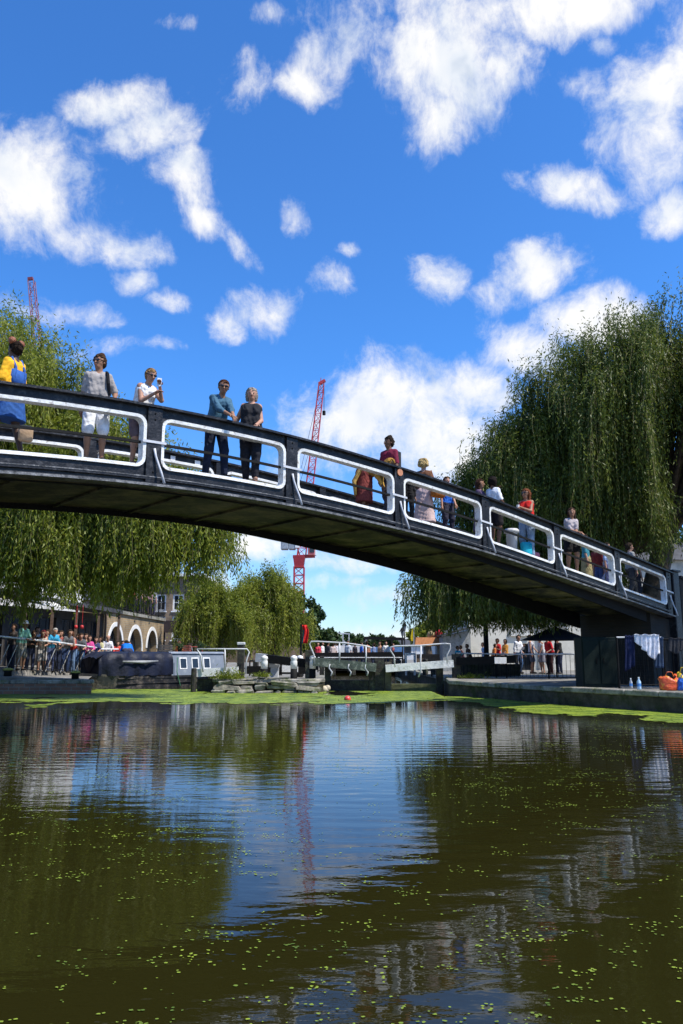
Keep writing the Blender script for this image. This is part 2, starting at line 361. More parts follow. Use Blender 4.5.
den = np.where(cxs < 4.2, np.maximum(d1-gap-gap2, d2), d2)+(nn-.5)*2.9
den[(cxs > 3.2) & (cys > 25.5)] = -1
ok = (den+(vnoise(cxs*1.1+5, cys*.8, 8)-.5)*1.3 > .18) & inside(cxs, cys, basin)
ix, iy = np.nonzero(ok); x0 = cxs[ix, iy]; y0 = cys[ix, iy]; j = RNG.uniform(-.03, .03, (len(x0), 8))
q = np.stack([np.stack([x0-.05+j[:,0], y0-.09+j[:,1], np.full(len(x0), .004)], 1), np.stack([x0+.05+j[:,2], y0-.09+j[:,3], np.full(len(x0), .004)], 1),
              np.stack([x0+.05+j[:,4], y0+.09+j[:,5], np.full(len(x0), .004)], 1), np.stack([x0-.05+j[:,6], y0+.09+j[:,7], np.full(len(x0), .004)], 1)], 1)
q[:, :, 2] += RNG.uniform(0, .004, (len(x0), 1))
tag(link('duckweed_mat', q.reshape(-1, 3), np.arange(len(x0)*4).reshape(-1, 4), DW), 'dense green duckweed carpet in front of the lock gates', 'duckweed', kind='stuff')
# loose flecks over the near water
fl = []; ff = []; n = 0
NP = 24000; px_ = RNG.uniform(-9, 9, NP); py_ = 1.8+RNG.random(NP)**1.25*18
dn = vnoise(px_*1.3+9, py_*1.1, 5)*.6+vnoise(px_*4, py_*3.2, 6)*.4
keep = (dn > .50+RNG.uniform(-.30, .30, NP)) & inside(px_, py_, basin)
for x, y in zip(px_[keep], py_[keep]):
    c = random.choice((1, 1, 1, 2, 2, 3, 4)) if random.random() < .94 else 16
    for _ in range(c):
        r = random.uniform(.0028, .0078); sp = .009+.0028*c; ox = x+random.gauss(0, sp*1.3); oy = y+random.gauss(0, sp); m = 6; a0 = random.random()*6
        for k in range(m):
            a = a0+2*math.pi*k/m; rr = r*random.uniform(.7, 1.25); fl.append((ox+rr*1.25*math.cos(a), oy+rr*math.sin(a), .003+random.random()*.002))
        ff.append(tuple(range(n, n+m))); n += m
tag(link('duckweed_flecks', fl, ff, DW), 'loose green flecks of duckweed floating on the dark near water', 'duckweed', kind='stuff')

# ------------------------------------------------------------------ footbridge
BX0, BY0, BDX, BDY = -3.008, 12.114, 2.0812, 1.7822
TL = math.hypot(BDX, BDY); bd = V3(BDX, BDY, 0)/TL; bn = V3(-bd.y, bd.x, 0)        # along, and away from the camera
TZ = [(-6,2.7),(-5,3.2),(-4,3.72),(-3,4.25),(-2,4.70),(-1,5.04),(0,5.225),(1,5.23),(2,5.075),(3,4.83),(4,4.47),(5,4.09),(6,3.70),(7,3.30),(8,2.9),(9,2.5),(10,2.1),(12,1.5)]
tx = np.array([a for a, _ in TZ], float); tz = np.array([b_ for _, b_ in TZ])
def top(tt):                                             # Catmull-Rom through the measured heights
    i = int(np.clip(np.searchsorted(tx, tt)-1, 1, len(tx)-3)); h = tx[i+1]-tx[i]; s = (tt-tx[i])/h
    m0 = (tz[i+1]-tz[i-1])/(tx[i+1]-tx[i-1])*h; m1 = (tz[i+2]-tz[i])/(tx[i+2]-tx[i])*h
    return float((2*s**3-3*s**2+1)*tz[i]+(s**3-2*s**2+s)*m0+(-2*s**3+3*s**2)*tz[i+1]+(s**3-s**2)*m1)
def bp_(tt, w, dz=0): 
    return V3(BX0+BDX*tt, BY0+BDY*tt, 0)+bn*w+V3(0, 0, top(tt)+dz)
def strip(mb, t0, t1, w0, w1, z0, z1, n=None):           # bar of constant section following the arch
    n = n or max(1, int((t1-t0)*4)); z0f = z0 if callable(z0) else (lambda _: z0); z1f = z1 if callable(z1) else (lambda _: z1)
    rings = []
    for i in range(n+1):
        tt = t0+(t1-t0)*i/n; rings += [bp_(tt, w0, z0f(tt)), bp_(tt, w1, z0f(tt)), bp_(tt, w1, z1f(tt)), bp_(tt, w0, z1f(tt))]
    fs = [(0,1,2,3), (4*n+3,4*n+2,4*n+1,4*n)]
    for i in range(n):
        for k in range(4): fs.append((4*i+k, 4*i+4+k, 4*i+4+(k+1) % 4, 4*i+(k+1) % 4))
    mb.add(rings, fs)
EDGE = mat('sunlit_grey_edge', (.20,.20,.20), .5, .5, 7, .3, 30, col2=(.05,.05,.05), stain=((.02,.02,.02), 5, .4))  # patchy grey that paints the sunlit line along flanges and ribs
BW = 2.55; T0, T1 = -4, 6
bridge = thing('footbridge', (BX0+BDX, BY0+BDY, 0), 'black iron arched footbridge with white framed openings spanning the canal', 'footbridge')
def rr(hx, hz, r, n=5):
    pts = []
    for cx, cz, a0 in ((hx-r, -hz+r, -90), (hx-r, hz-r, 0), (-hx+r, hz-r, 90), (-hx+r, -hz+r, 180)):
        for k in range(n): a = R(a0+90*k/(n-1)); pts.append((cx+r*math.cos(a), cz+r*math.sin(a)))
    out_ = []
    for i, p in enumerate(pts):          # extra points along the straights so the arch curves smoothly
        out_.append(p)
        if i in (n-1+n*1, n-1+n*3): 
            q_ = pts[(i+1) % len(pts)]
            for k in (1, 2, 3, 4, 5): out_.append((p[0]+(q_[0]-p[0])*k/6, p[1]+(q_[1]-p[1])*k/6))
    return out_
DZT, DZB = -.175, -1.005             # opening top and bottom, below the rail top
zc, hz = (DZT+DZB)/2, (DZT-DZB)/2
for side in (0, 1):
    wf = 0 if side == 0 else BW; sg = 1 if side == 0 else -1    # sg: towards the inside
    web = MB()
    for k in range(T0, T1):
        g_ = .085; hx = .5-g_/1.0*.62
        ring = rr(hx*TL, hz, .15)
        inn = []; outp = []
        ozt, ozb = -.02, -1.29; 
        for (x, z) in ring:
            inn.append((k+.5+x/TL, zc+z)); m_ = max(abs(x)/(hx*TL), abs(z)/hz)
            xn = x/(hx*TL)/m_; zn = z/hz/m_
            # snap the arc middles to the panel corners
            if abs(abs(xn)-abs(zn)) < .12: xn = math.copysign(1, xn); zn = math.copysign(1, zn)
            outp.append((k+.5+xn*.5, ozt if zn == 1 else ozb if zn == -1 else (ozt+ozb)/2+zn*(ozt-ozb)/2))
        n = len(ring); vs = []
        for w in (wf, wf+sg*.03):
            vs += [bp_(a, w, z) for a, z in inn]+[bp_(a, w, z) for a, z in outp]
        fs = []
        for i in range(n):
            j = (i+1) % n
            fs += [(i, j, n+j, n+i), (2*n+i, 3*n+i, 3*n+j, 2*n+j), (i, 2*n+i, 2*n+j, j)]
        web.add(vs, fs)
        # white frame round the opening
        fb = MB(); o_ = rr(hx*TL+.012, hz+.012, .16); i_ = rr(hx*TL-.040, hz-.040, .115)
        vs = []
        for ringp, w in ((o_, wf-sg*.035), (i_, wf-sg*.03), (i_, wf+sg*.13), (o_, wf+sg*.13)):
            vs += [bp_(k+.5+x/TL, w, zc+z) for x, z in ringp]
        fs = []
        for i in range(n):
            j = (i+1) % n
            for q_ in range(4): r_ = (q_+1) % 4; fs.append((q_*n+i, q_*n+j, r_*n+j, r_*n+i))
        fb.add(vs, fs); fb.build('opening_frame', [FRAMEW], bridge)
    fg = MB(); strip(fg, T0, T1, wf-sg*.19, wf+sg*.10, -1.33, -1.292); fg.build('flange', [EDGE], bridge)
    strip(web, T0, T1, wf-sg*.05, wf-sg*.002, -1.20, -1.15)       # ribs along the web
    fg = MB(); strip(fg, T0, T1, wf-sg*.056, wf-sg*.051, -1.165, -1.15); fg.build('sunlit_rib_edge', [EDGE], bridge)  # thin pale strip: sunlight on the rib put into its colour
    strip(web, T0, T1, wf-sg*.07, wf-sg*.002, -1.29, -1.255)
    web.build('girder', [BLACK], bridge)
    cap = MB(); strip(cap, T0, T1+.12, wf-sg*.085, wf+sg*.13, -.02, .018); cap.build('rail_cap', [BLACK], bridge)
    mr_ = MB(); strip(mr_, T0, T1, wf+sg*.045, wf+sg*.085, -.61, -.568); mr_.build('mid_rail', [BLACKM], bridge)
    for k in range(T0, T1+1):
        pb = MB(); hw = .055
        for (w0, w1, z0, z1, hw_) in ((wf-sg*.045, wf-sg*.003, -1.25, -.03, .045), (wf+sg*.032, wf+sg*.12, -1.0, -.03, .03)):
            strip(pb, k-hw_, k+hw_, min(w0, w1), max(w0, w1), z0, z1, 1)
        po = pb.build('post', [BLACK], bridge)
        st = MB(); strip(st, k-.075, k+.075, min(wf-sg*.06, wf-sg*.047), max(wf-sg*.06, wf-sg*.047), -.61, -.57, 1)
        bo = [bp_(k, wf-sg*.06, -.70), bp_(k+.006, wf-sg*.075, -.82), bp_(k+.02, wf-sg*.10, -.95), bp_(k+.035, wf-sg*.14, -1.10), bp_(k+.05, wf-sg*.17, -1.27)]
        st.build('strap', [WHITE2], po)
        br_ = MB(); br_.tube(bo, [.022, .021, .02, .02, .022], 6); br_.build('brace', [WHITE2], po, True)
        bt = MB()
        for dz in (-.12, -.22, -1.08):
            bt = MB(); bt.ball(bp_(k, wf-sg*.045, dz), .018, 6, 4); bt.build('rivet', [BLACKM], po)
xd = lambda tt: -1.36-.07-max(0, tt-.8)*.070-max(0, .8-tt-2)*.08
dk = MB(); strip(dk, T0, T1, .14, BW-.14, -1.05, -.935); dk.build('deck', [mat('deck_boards', (.17, .155, .13), .85, .4, 3, .4, 12)], bridge)
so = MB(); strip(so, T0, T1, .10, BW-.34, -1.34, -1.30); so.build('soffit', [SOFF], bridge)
for w in (.12, BW-.30):
    ag = MB(); strip(ag, T0, T1-.4, w, w+.05, lambda tt, w=w: (xd(tt) if w > 1 else min(-1.36, xd(tt)+.12)), -1.341); ag.build('arch_rib', [BLACKM], bridge)
for k in range(T0*2, T1*2):
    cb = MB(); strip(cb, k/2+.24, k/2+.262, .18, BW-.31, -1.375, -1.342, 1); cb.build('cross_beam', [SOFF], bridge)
# copper-coloured round reflector on the third post, small notices on the inside of the far girder
rf = MB(); a = bp_(2.0, -.055, -.10); rf.tube([a, a-bn*.02], .075, 16); rf.build('reflector', [mat('orange_disc', (.62, .26, .12), .4)], bridge)
for (tt, sz) in ((.60, .10), (.80, .12)):
    nb_ = MB(); strip(nb_, tt, tt+sz/TL, BW-.06, BW-.045, -.17, -.06, 1); nb_.build('notice', [WHITE], bridge)
# abutments
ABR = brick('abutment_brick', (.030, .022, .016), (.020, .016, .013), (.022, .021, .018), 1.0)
def abut(t0, t1, w0, w1, zt):
    m_ = MB(); n = 8
    A = []; 
    for i in range(n+1):
        tt = t0+(t1-t0)*i/n; pl = bp_(tt, w0); pr_ = bp_(tt, w1)
        A += [V3(pl.x, pl.y, -1), V3(pr_.x, pr_.y, -1), V3(pr_.x, pr_.y, top(tt)+zt), V3(pl.x, pl.y, top(tt)+zt)]
    fs = [(0,1,2,3), (4*n+3,4*n+2,4*n+1,4*n)]
    for i in range(n):
        for k in range(4): fs.append((4*i+k, 4*i+4+k, 4*i+4+(k+1) % 4, 4*i+(k+1) % 4))
    m_.add(A, fs); return m_
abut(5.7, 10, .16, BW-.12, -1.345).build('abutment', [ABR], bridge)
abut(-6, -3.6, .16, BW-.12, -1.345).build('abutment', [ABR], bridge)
for w in (-.02, BW-.25):
    ep = MB(); c = bp_(6.16, w+.14); ep.box((c.x, c.y, (c.z+.08)/2+.2), (.36, .36, c.z+.08-.4), math.atan2(bd.y, bd.x), .02); c2 = bp_(6.16, w+.14, .10)
    ep.box(c2, (.46, .46, .06), math.atan2(bd.y, bd.x), .015); ep.build('end_post', [BLACK], bridge)
    pw = MB(); strip(pw, 6.3, 10, w+.05, w+.20, -1.34, -.02); strip(pw, 6.3, 10, w, w+.25, -.02, .05); pw.build('ramp_parapet', [ABR], bridge)

def on_bridge(u, w, v=None):
    lo, hi = -3.9, 6
    for _ in range(40):
        m_ = (lo+hi)/2; p = bp_(m_, w, 0); 
        if p.x/p.y < ray(u, v or (655-(p.z-CAMH)/p.y*FPX))[0]: lo = m_
        else: hi = m_
    return lo, bp_(lo, w, -.933)

# ------------------------------------------------------------------ figures
def smin(a, b_, k):
    h = np.clip(.5+.5*(b_-a)/k, 0, 1); return b_*(1-h)+a*h-k*h*(1-h)
def nets(prims, vox, cut=None, ks=.03):
    P0 = []; P1 = []
    for p in prims:
        a, b_, ra, rb = p[:4]; r = max(ra, rb); P0 += [np.minimum(a, b_)-r]; P1 += [np.maximum(a, b_)+r]
    mn = np.min(P0, 0)-vox*3-.01; mx_ = np.max(P1, 0)+vox*3+.01; dims = np.ceil((mx_-mn)/vox).astype(int)+1
    ax = [mn[i]+np.arange(dims[i])*vox for i in range(3)]
    F = np.full(dims, .12)
    for p in prims:
        a, b_, ra, rb = p[:4]; k = p[4] if len(p) > 4 else ks; r = max(ra, rb)+k+vox*2
        lo = np.maximum(((np.minimum(a, b_)-r-mn)/vox).astype(int), 0); hi = np.minimum(((np.maximum(a, b_)+r-mn)/vox).astype(int)+2, dims)
        gx = ax[0][lo[0]:hi[0], None, None]; gy = ax[1][None, lo[1]:hi[1], None]; gz = ax[2][None, None, lo[2]:hi[2]]
        ab = b_-a; L2 = max(float(ab@ab), 1e-9)
        h = np.clip(((gx-a[0])*ab[0]+(gy-a[1])*ab[1]+(gz-a[2])*ab[2])/L2, 0, 1)
        d = np.sqrt((gx-a[0]-h*ab[0])**2+(gy-a[1]-h*ab[1])**2+(gz-a[2]-h*ab[2])**2)-(ra+(rb-ra)*h)
        sl = (slice(lo[0], hi[0]), slice(lo[1], hi[1]), slice(lo[2], hi[2]))
        F[sl] = smin(F[sl], d, k)
    if cut is not None: F = np.maximum(F, cut(ax[0][:, None, None], ax[1][None, :, None], ax[2][None, None, :]))
    I = F < 0; c = [slice(None, -1), slice(1, None)]
    s = sum(I[c[i], c[j_], c[k]].astype(np.int8) for i in (0,1) for j_ in (0,1) for k in (0,1))
    act = (s > 0) & (s < 8); idx = -np.ones(act.shape, int); cells = np.argwhere(act); idx[act] = np.arange(len(cells))
    acc_ = np.zeros((len(cells), 3)); cnt = np.zeros(len(cells))
    offs = [(i, j_, k) for i in (0,1) for j_ in (0,1) for k in (0,1)]
    for o1 in offs:
        for axx in range(3):
            if o1[axx] == 1: continue
            o2 = list(o1); o2[axx] = 1
            f1 = F[tuple((cells+o1).T)]; f2 = F[tuple((cells+o2).T)]; m_ = (f1 < 0) != (f2 < 0)
            tt = np.where(m_, f1/(f1-f2+1e-12), 0); pt = np.tile(np.array(o1, float), (len(cells), 1)); pt[:, axx] += tt
            acc_[m_] += pt[m_]; cnt[m_] += 1
    vs = mn+(cells+acc_/cnt[:, None])*vox
    faces = []
    for axx in range(3):
        a = [slice(None)]*3; b_ = [slice(None)]*3; a[axx] = slice(None, -1); b_[axx] = slice(1, None)
        ch = I[tuple(a)] != I[tuple(b_)]; e_ = np.argwhere(ch); u_, v_ = [(1,2),(2,0),(0,1)][axx]
        e_ = e_[(e_[:, u_] > 0) & (e_[:, v_] > 0)]
        e_ = e_[(e_[:, u_] < act.shape[u_]) & (e_[:, v_] < act.shape[v_])]
        du = np.zeros(3, int); du[u_] = 1; dv = np.zeros(3, int); dv[v_] = 1
        qd = np.stack([idx[tuple((e_-du-dv).T)], idx[tuple((e_-dv).T)], idx[tuple(e_.T)], idx[tuple((e_-du).T)]], 1)
        ins = I[tuple(e_.T)]; qd[~ins] = qd[~ins][:, ::-1]; faces.append(qd[(qd >= 0).all(1)])
    return vs, np.concatenate(faces)
A_ = lambda *a: np.array(a, float)
def rx(a): c, s = math.cos(a), math.sin(a); return np.array([[1,0,0],[0,c,-s],[0,s,c]])
def rz(a): c, s = math.cos(a), math.sin(a); return np.array([[c,-s,0],[s,c,0],[0,0,1]])
def ik(S_, H_, l1, l2, pole):
    d = H_-S_; D = np.linalg.norm(d); D2 = min(D, (l1+l2)*.995); H2 = S_+d/D*D2; u = d/D
    x = (l1*l1-l2*l2+D2*D2)/(2*D2); h = math.sqrt(max(l1*l1-x*x, 0)); pp = pole-u*(pole@u); pp /= np.linalg.norm(pp)+1e-9
    return S_+u*x+pp*h, H2
SKIN = {'fair': (.44, .235, .155), 'tan': (.31, .155, .088), 'brown': (.155, .075, .042), 'dark': (.08, .042, .026)}
EYE = mat('eye_dark', (.02, .015, .012), .2, 0, 1, 0); LIP = mat('lip', (.32, .11, .09), .5, 0, 1, 0)
def person(pos, rot, label, group, h=1.72, lean=0, turn=0, nod=0, hl=None, hr=None, fl=None, fr=None, skin='fair', topc=None, sleeve=.45, low='trousers', lowc=(.03,.04,.08),
           lowlen=1., hair='short', hairc=(.04,.025,.015), hat=None, glasses=False, shoe=(.05,.045,.04), fem=False, crouch=0, vox=.014, curl=.6, extra=None, fat=1.0):
    s = h/1.75; sk = SKIN[skin]; SK = mat('skin_'+skin, sk, .55, .12, 12, .05, 60, spec=.35)
    root = thing('person', tuple(pos), label, 'person', group); base = np.array(BASE[root.name]); Rm = rz(R(rot))
    pel = A_(0, crouch*.12, .955-crouch); Tm = rx(R(lean)); tor = lambda x, y, z: pel+Tm@A_(x, y, z-.955)
    sw = .132 if fem else .154; hipw = .095 if fem else .088
    neck = tor(0, .0, 1.475); hd_c = neck+Tm@A_(0, -.012, .135); Hm = rx(R(lean*.35+nod))@rz(R(turn)); hd = lambda x, y, z: hd_c+Hm@A_(x, y, z)
    fl = A_(*(fl or (.11, -.02, .085))); fr = A_(*(fr or (-.11, .03, .085)))
    sh = {1: tor(sw, .01, 1.395), -1: tor(-sw, .01, 1.395)}
    hl = A_(*hl) if hl else A_(.23, -.06, .80); hr = A_(*hr) if hr else A_(-.23, -.06, .80)
    arm = {}; leg = {}
    for sd_, hh in ((1, hl), (-1, hr)): e_, w_ = ik(sh[sd_], hh, .285, .255, A_(sd_*.5, .8, -.5)); arm[sd_] = (sh[sd_], e_, w_)
    for sd_, ft in ((1, fl), (-1, fr)):
        hp = pel+A_(sd_*hipw, 0, -.02); k_, a_ = ik(hp, ft, .435, .425, A_(sd_*.15, -1, 0)); leg[sd_] = (hp, k_, a_)
    B = []
    f = fat
    for sd_ in (1, -1):
        x = sd_
        B += [(tor(x*.075, .005, 1.33), tor(x*.06, .0, 1.12), .098*f, .085*f, .05), (tor(x*.06, 0, 1.12), tor(x*.075, .01, .97), .086*f, .105*f, .05),
              (tor(x*.06, .01, 1.40), sh[sd_], .062, .056, .04)]
        if fem: B += [(tor(x*.075, -.075, 1.28), tor(x*.075, -.08, 1.275), .055, .05, .03)]
        a, e_, w_ = arm[sd_]; B += [(a, e_, .047*f, .039*f, .015), (e_, w_, .040, .027, .012)]
        hp, k_, an = leg[sd_]; B += [(hp, k_, .088*f, .058*f, .02), (k_, an, .056*f, .036, .012), (k_+(an-k_)*.25+A_(0,.012,0), k_+(an-k_)*.45+A_(0,.01,0), .056*f, .048, .02),
              (an+A_(0,.02,-.035), an+A_(sd_*.015,-.15,-.055), .038, .030, .02)]
        d = (w_-e_)/np.linalg.norm(w_-e_); B += [(w_+d*.02, w_+d*.075, .027, .030, .012)]
    B += [(tor(0, .012, 1.42), hd(0, .015, -.07), .058, .053, .025), (hd(0, .012, .030), hd(0, .028, .026), .090, .088, .02), (hd(0, -.025, -.04), hd(0, -.035, -.068), .062, .046, .035),
          (hd(0, -.088, .0), hd(0, -.106, -.028), .011, .017, .012), (hd(.080, .012, -.01), hd(.088, .018, -.02), .016, .013, .008), (hd(-.080, .012, -.01), hd(-.088, .018, -.02), .016, .013, .008)]
    fin = lambda v_: base+(Rm@(v_*s).T).T
    vs, fs = nets(B, vox); mb_v = [vs]; mb_f = [fs]; mi = [np.zeros(len(fs), int)]; n = len(vs)
    ex = MB()
    for sd_ in (1, -1):                      # five fingers on each hand
        a, e_, w_ = arm[sd_]; d = (w_-e_)/np.linalg.norm(w_-e_); side = np.cross(d, A_(0,0,1)); side = side/(np.linalg.norm(side)+1e-6); dn_ = np.cross(side, d); dn_ = -dn_ if dn_[2] > 0 else dn_
        for i, ln in enumerate((.070, .080, .074, .058)):
            o_ = w_+d*.085+side*(i-1.5)*.018; p_ = [o_]; dd = d.copy()
            for q_ in range(3): dd = dd*math.cos(curl*.55)+dn_*math.sin(curl*.55); dd /= np.linalg.norm(dd); p_.append(p_[-1]+dd*ln/3*1.1)
            ex.tube(p_, [.010, .0095, .009, .007], 6)
        o_ = w_+d*.035+side*sd_*-.022; p_ = [o_, o_-side*sd_*.028+d*.025+dn_*.01, o_-side*sd_*.032+d*.055+dn_*.02]; ex.tube(p_, [.012, .011, .008], 6)
    ex.cur = 1
    for x in (.032, -.032): ex.ball(hd(x, -.080, .012), .013, 8, 6, (1, .8, .7))
    ex.cur = 2; ex.ball(hd(0, -.094, -.058), .018, 8, 5, (1.2, .5, .35))
    mb_v.append(np.array(ex.v)); quads = [f_ for f_ in ex.f if len(f_) == 4]; qm = [m_ for f_, m_ in zip(ex.f, ex.m) if len(f_) == 4]
    mb_f.append(np.array(quads)+n); mi.append(np.array(qm))
    link('body', fin(np.concatenate(mb_v)), np.concatenate(mb_f), [SK, EYE, LIP], root, np.concatenate(mi), True)
    g_ = .013
    def garment(name, prims, col, cut=None, ks=.03, mm=None):
        vs, fs = nets(prims, vox, cut, ks)
        if len(fs): 
            w_ = np.sin(vs[:, 2]*47+vs[:, 0]*31+3*np.sin(vs[:, 1]*40))*np.sin(vs[:, 0]*53-vs[:, 2]*21+vs[:, 1]*37)
            if mm is not None: w_ = w_*2.0+2.2*np.sin(vs[:, 2]*140+vs[:, 0]*90)*np.sin(vs[:, 0]*150+vs[:, 1]*120)
            vs = vs+np.stack([w_*.004, w_*.005, w_*(.002 if mm is not None else 0)], 1)
            return link(name, fin(vs), fs, mm or cloth(col), root, None, True)
    # lower garment
    Lw = []; wz = 1.02
    if low in ('trousers', 'shorts', 'jeans'):
        for sd_ in (1, -1):
            hp, k_, an = leg[sd_]; Lw += [(tor(sd_*.06, 0, 1.02), tor(sd_*.08, .012, .95), .100*f, .118*f, .04)]
            lk = min(1, lowlen*2); Lw += [(hp, hp+(k_-hp)*lk, .106*f, (.106-.026*lk)*f+(.012 if low == 'shorts' else 0), .03)]
            if lowlen > .5: Lw += [(k_, k_+(an-k_)*(lowlen-.5)*2, .076*f, .060, .03)]
        garment(low if low != 'jeans' else 'trousers', Lw, lowc)
    elif low in ('skirt', 'dress'):
        hem = .955-lowlen*.87-crouch; Lw = [(tor(.05, 0, 1.02), tor(.07, .01, .95), .11*f, .125*f, .04), (tor(-.05, 0, 1.02), tor(-.07, .01, .95), .11*f, .125*f, .04),
              (pel+A_(.04, 0, -.02), A_(.07, 0, hem), .14*f, .15+.05*lowlen, .05), (pel+A_(-.04, 0, -.02), A_(-.07, 0, hem), .14*f, .15+.05*lowlen, .05)]
        garment('skirt', Lw, lowc, lambda x, y, z: (hem-z)+0*x+0*y)
    # upper garment
    if topc is not None:
        U = []
        for sd_ in (1, -1):
            x = sd_
            U += [(tor(x*.075, .005, 1.335), tor(x*.062, .0, 1.12), .098*f+g_, .088*f+g_, .05), (tor(x*.062, 0, 1.12), tor(x*.078, .01, .985), .088*f+g_, .108*f+g_, .05)]
            if fem: U += [(tor(x*.075, -.075, 1.28), tor(x*.075, -.08, 1.275), .055+g_*.8, .05+g_*.8, .03)]
            if sleeve > 0:
                a, e_, w_ = arm[sd_]; U += [(tor(x*.06, .01, 1.405), a, .062+g_*.6, .052+g_*.5, .02)]
                l1_ = min(1, sleeve*2); U += [(a, a+(e_-a)*l1_, .048*f+g_*.8, .044*f+g_, .015)]
                if sleeve > .5: U += [(e_, e_+(w_-e_)*(sleeve-.5)*1.9, .043+g_, .034+g_*.7, .03)]
            else: U += [(tor(x*.085, .01, 1.36), tor(x*.095, .0, 1.445), .03, .018, .02)]
        garment('shirt' if sleeve > 0 else 'vest_top', U, topc)
    # shoes
    Sh = []
    for sd_ in (1, -1): an = leg[sd_][2]; Sh += [(an+A_(0,.025,-.040), an+A_(sd_*.015,-.16,-.052), .045, .034, .02)]
    garment('shoes', Sh, shoe)
    # hair
    Hc = mat('hair_%d_%d_%d' % tuple(int(c*255) for c in hairc), hairc, .85, .35, 30, .3, 60, spec=.12)
    Hp = [(hd(0, .020, .040), hd(0, .040, .030), .099, .094, .02), (hd(0, .05, -.02), hd(0, .055, -.03), .075, .068, .03)]
    if hair == 'long': Hp += [(hd(.06, .045, .0), hd(.075, .035, -.20), .05, .032, .04), (hd(-.06, .045, .0), hd(-.075, .035, -.20), .05, .032, .04), (hd(0, .075, -.02), hd(0, .085, -.23), .065, .05, .04)]
    if hair == 'bob': Hp += [(hd(.065, .035, .0), hd(.07, .03, -.09), .045, .035, .03), (hd(-.065, .035, .0), hd(-.07, .03, -.09), .045, .035, .03)]
    if hair == 'curly': Hp += [(hd(x, y, z), hd(x, y, z+.01), .055, .055, .01) for x, y, z in ((.07,.03,.05),(-.07,.03,.05),(0,.02,.10),(.05,.06,.08),(-.05,.06,.08),(.04,-.02,.10),(-.04,-.02,.10),(.08,.05,-.01),(-.08,.05,-.01),(0,.1,.0))]
    if hair == 'buns': Hp += [(hd(0, .09, -.01), hd(0, .10, -.02), .05, .045, .02)]
    if hair == 'tuft': Hp += [(hd(.02, -.02, .10), hd(.03, .02, .115), .045, .05, .02)]
    fr_ = Hm@A_(0, -1, .0); up_ = Hm@A_(0, 0, 1.)
    def hcut(x, y, z):
        q1 = (x-hd_c[0])*fr_[0]+(y-hd_c[1])*fr_[1]+(z-hd_c[2])*fr_[2]; q2 = (x-hd_c[0])*up_[0]+(y-hd_c[1])*up_[1]+(z-hd_c[2])*up_[2]
        return np.minimum(q1-.015, .058-q2)
    if hair != 'bald': garment('hair', Hp, hairc, hcut, mm=Hc)
    if hair == 'buns':
        bm_ = MB(); 
        for x in (.085, -.085): bm_.ball(fin(hd(x, .03, .115)[None])[0], .058*s, 10, 7)
        bm_.build('hair_bun', [mat('auburn', (.28, .085, .03), .6, .3, 20, .4, 50)], root, True)
    if hat is not None:
        vs, fs = nets([(hd(0, .02, .055), hd(0, .03, .05), .102, .10, .02), (hd(0, -.06, .045), hd(0, -.15, .030), .055, .05, .02)], vox, lambda x, y, z: np.minimum(np.maximum((hd_c[2]+.03-z)+0*x+0*y, (np.hypot(x-hd_c[0], y-hd_c[1])-.108)), np.maximum(abs(z-hd_c[2]-.035)-.012+0*x+0*y, -1)))
        if len(fs): link('cap', fin(vs), fs, cloth(hat), root, None, True)
    if glasses:
        gb = MB()
        for x in (.034, -.034): gb.ball((0,0,0), 1, 8, 6, (.030, .012, .021)); n0 = len(gb.v)-8*7; gb.v[n0:] = [tuple(fin((hd(x, -.090, .014)+Hm@np.array(v_))[None])[0]) for v_ in gb.v[n0:]]
        gb.tube([fin(hd(-.088, .0, .018)[None])[0], fin(hd(-.066, -.078, .018)[None])[0], fin(hd(0, -.104, .018)[None])[0], fin(hd(.066, -.078, .018)[None])[0], fin(hd(.088, .0, .018)[None])[0]], .005*s, 5)
        gb.build('sunglasses', [mat('lens_black', (.01, .01, .012), .12, 0, 1, 0)], root)
    H = dict(root=root, hd=lambda *a: Vector(fin(hd(*a)[None])[0]), tor=lambda *a: Vector(fin(tor(*a)[None])[0]), handL=Vector(fin(arm[1][2][None])[0]), handR=Vector(fin(arm[-1][2][None])[0]), loc=lambda *a: Vector(fin(A_(*a)[None])[0]))
    return H

GB = 'people on the footbridge'
def bperson(u, w, rot, label, **k):
    tt, p = on_bridge(u, w); k.setdefault('vox', .0135); return person(p, rot, label, GB, **k)
def soft_bag(name, c, size, col, label, cat, strap=None, group=None):
    m_ = MB(); r_ = thing(name, (c[0], c[1], c[2]-size[2]/2), label, cat, group)
    m_.box(c, size, .5, min(size)*.35); m_.build('bag_body', [cloth(col)], r_, True)
    if strap: s_ = MB(); s_.tube(strap, .012, 6); s_.build('strap', [cloth(tuple(x*.6 for x in col))], r_)
    return r_
RAIL = .93
a = bperson(12, .55, -112, 'woman in yellow jumper and blue denim pinafore with two hair buns at left edge', h=1.80, fem=True, skin='dark', topc=(.80,.42,.02), sleeve=.95, low='dress', lowc=(.03,.10,.33), lowlen=.48,
            hair='buns', hairc=(.02,.012,.008), hl=(.17,-.20,.98), hr=(-.18,-.25,1.02), fl=(.1,-.22,.085), fr=(-.1,.15,.1))
pf = MB(); c = a['tor'](0, 0, 1.12)
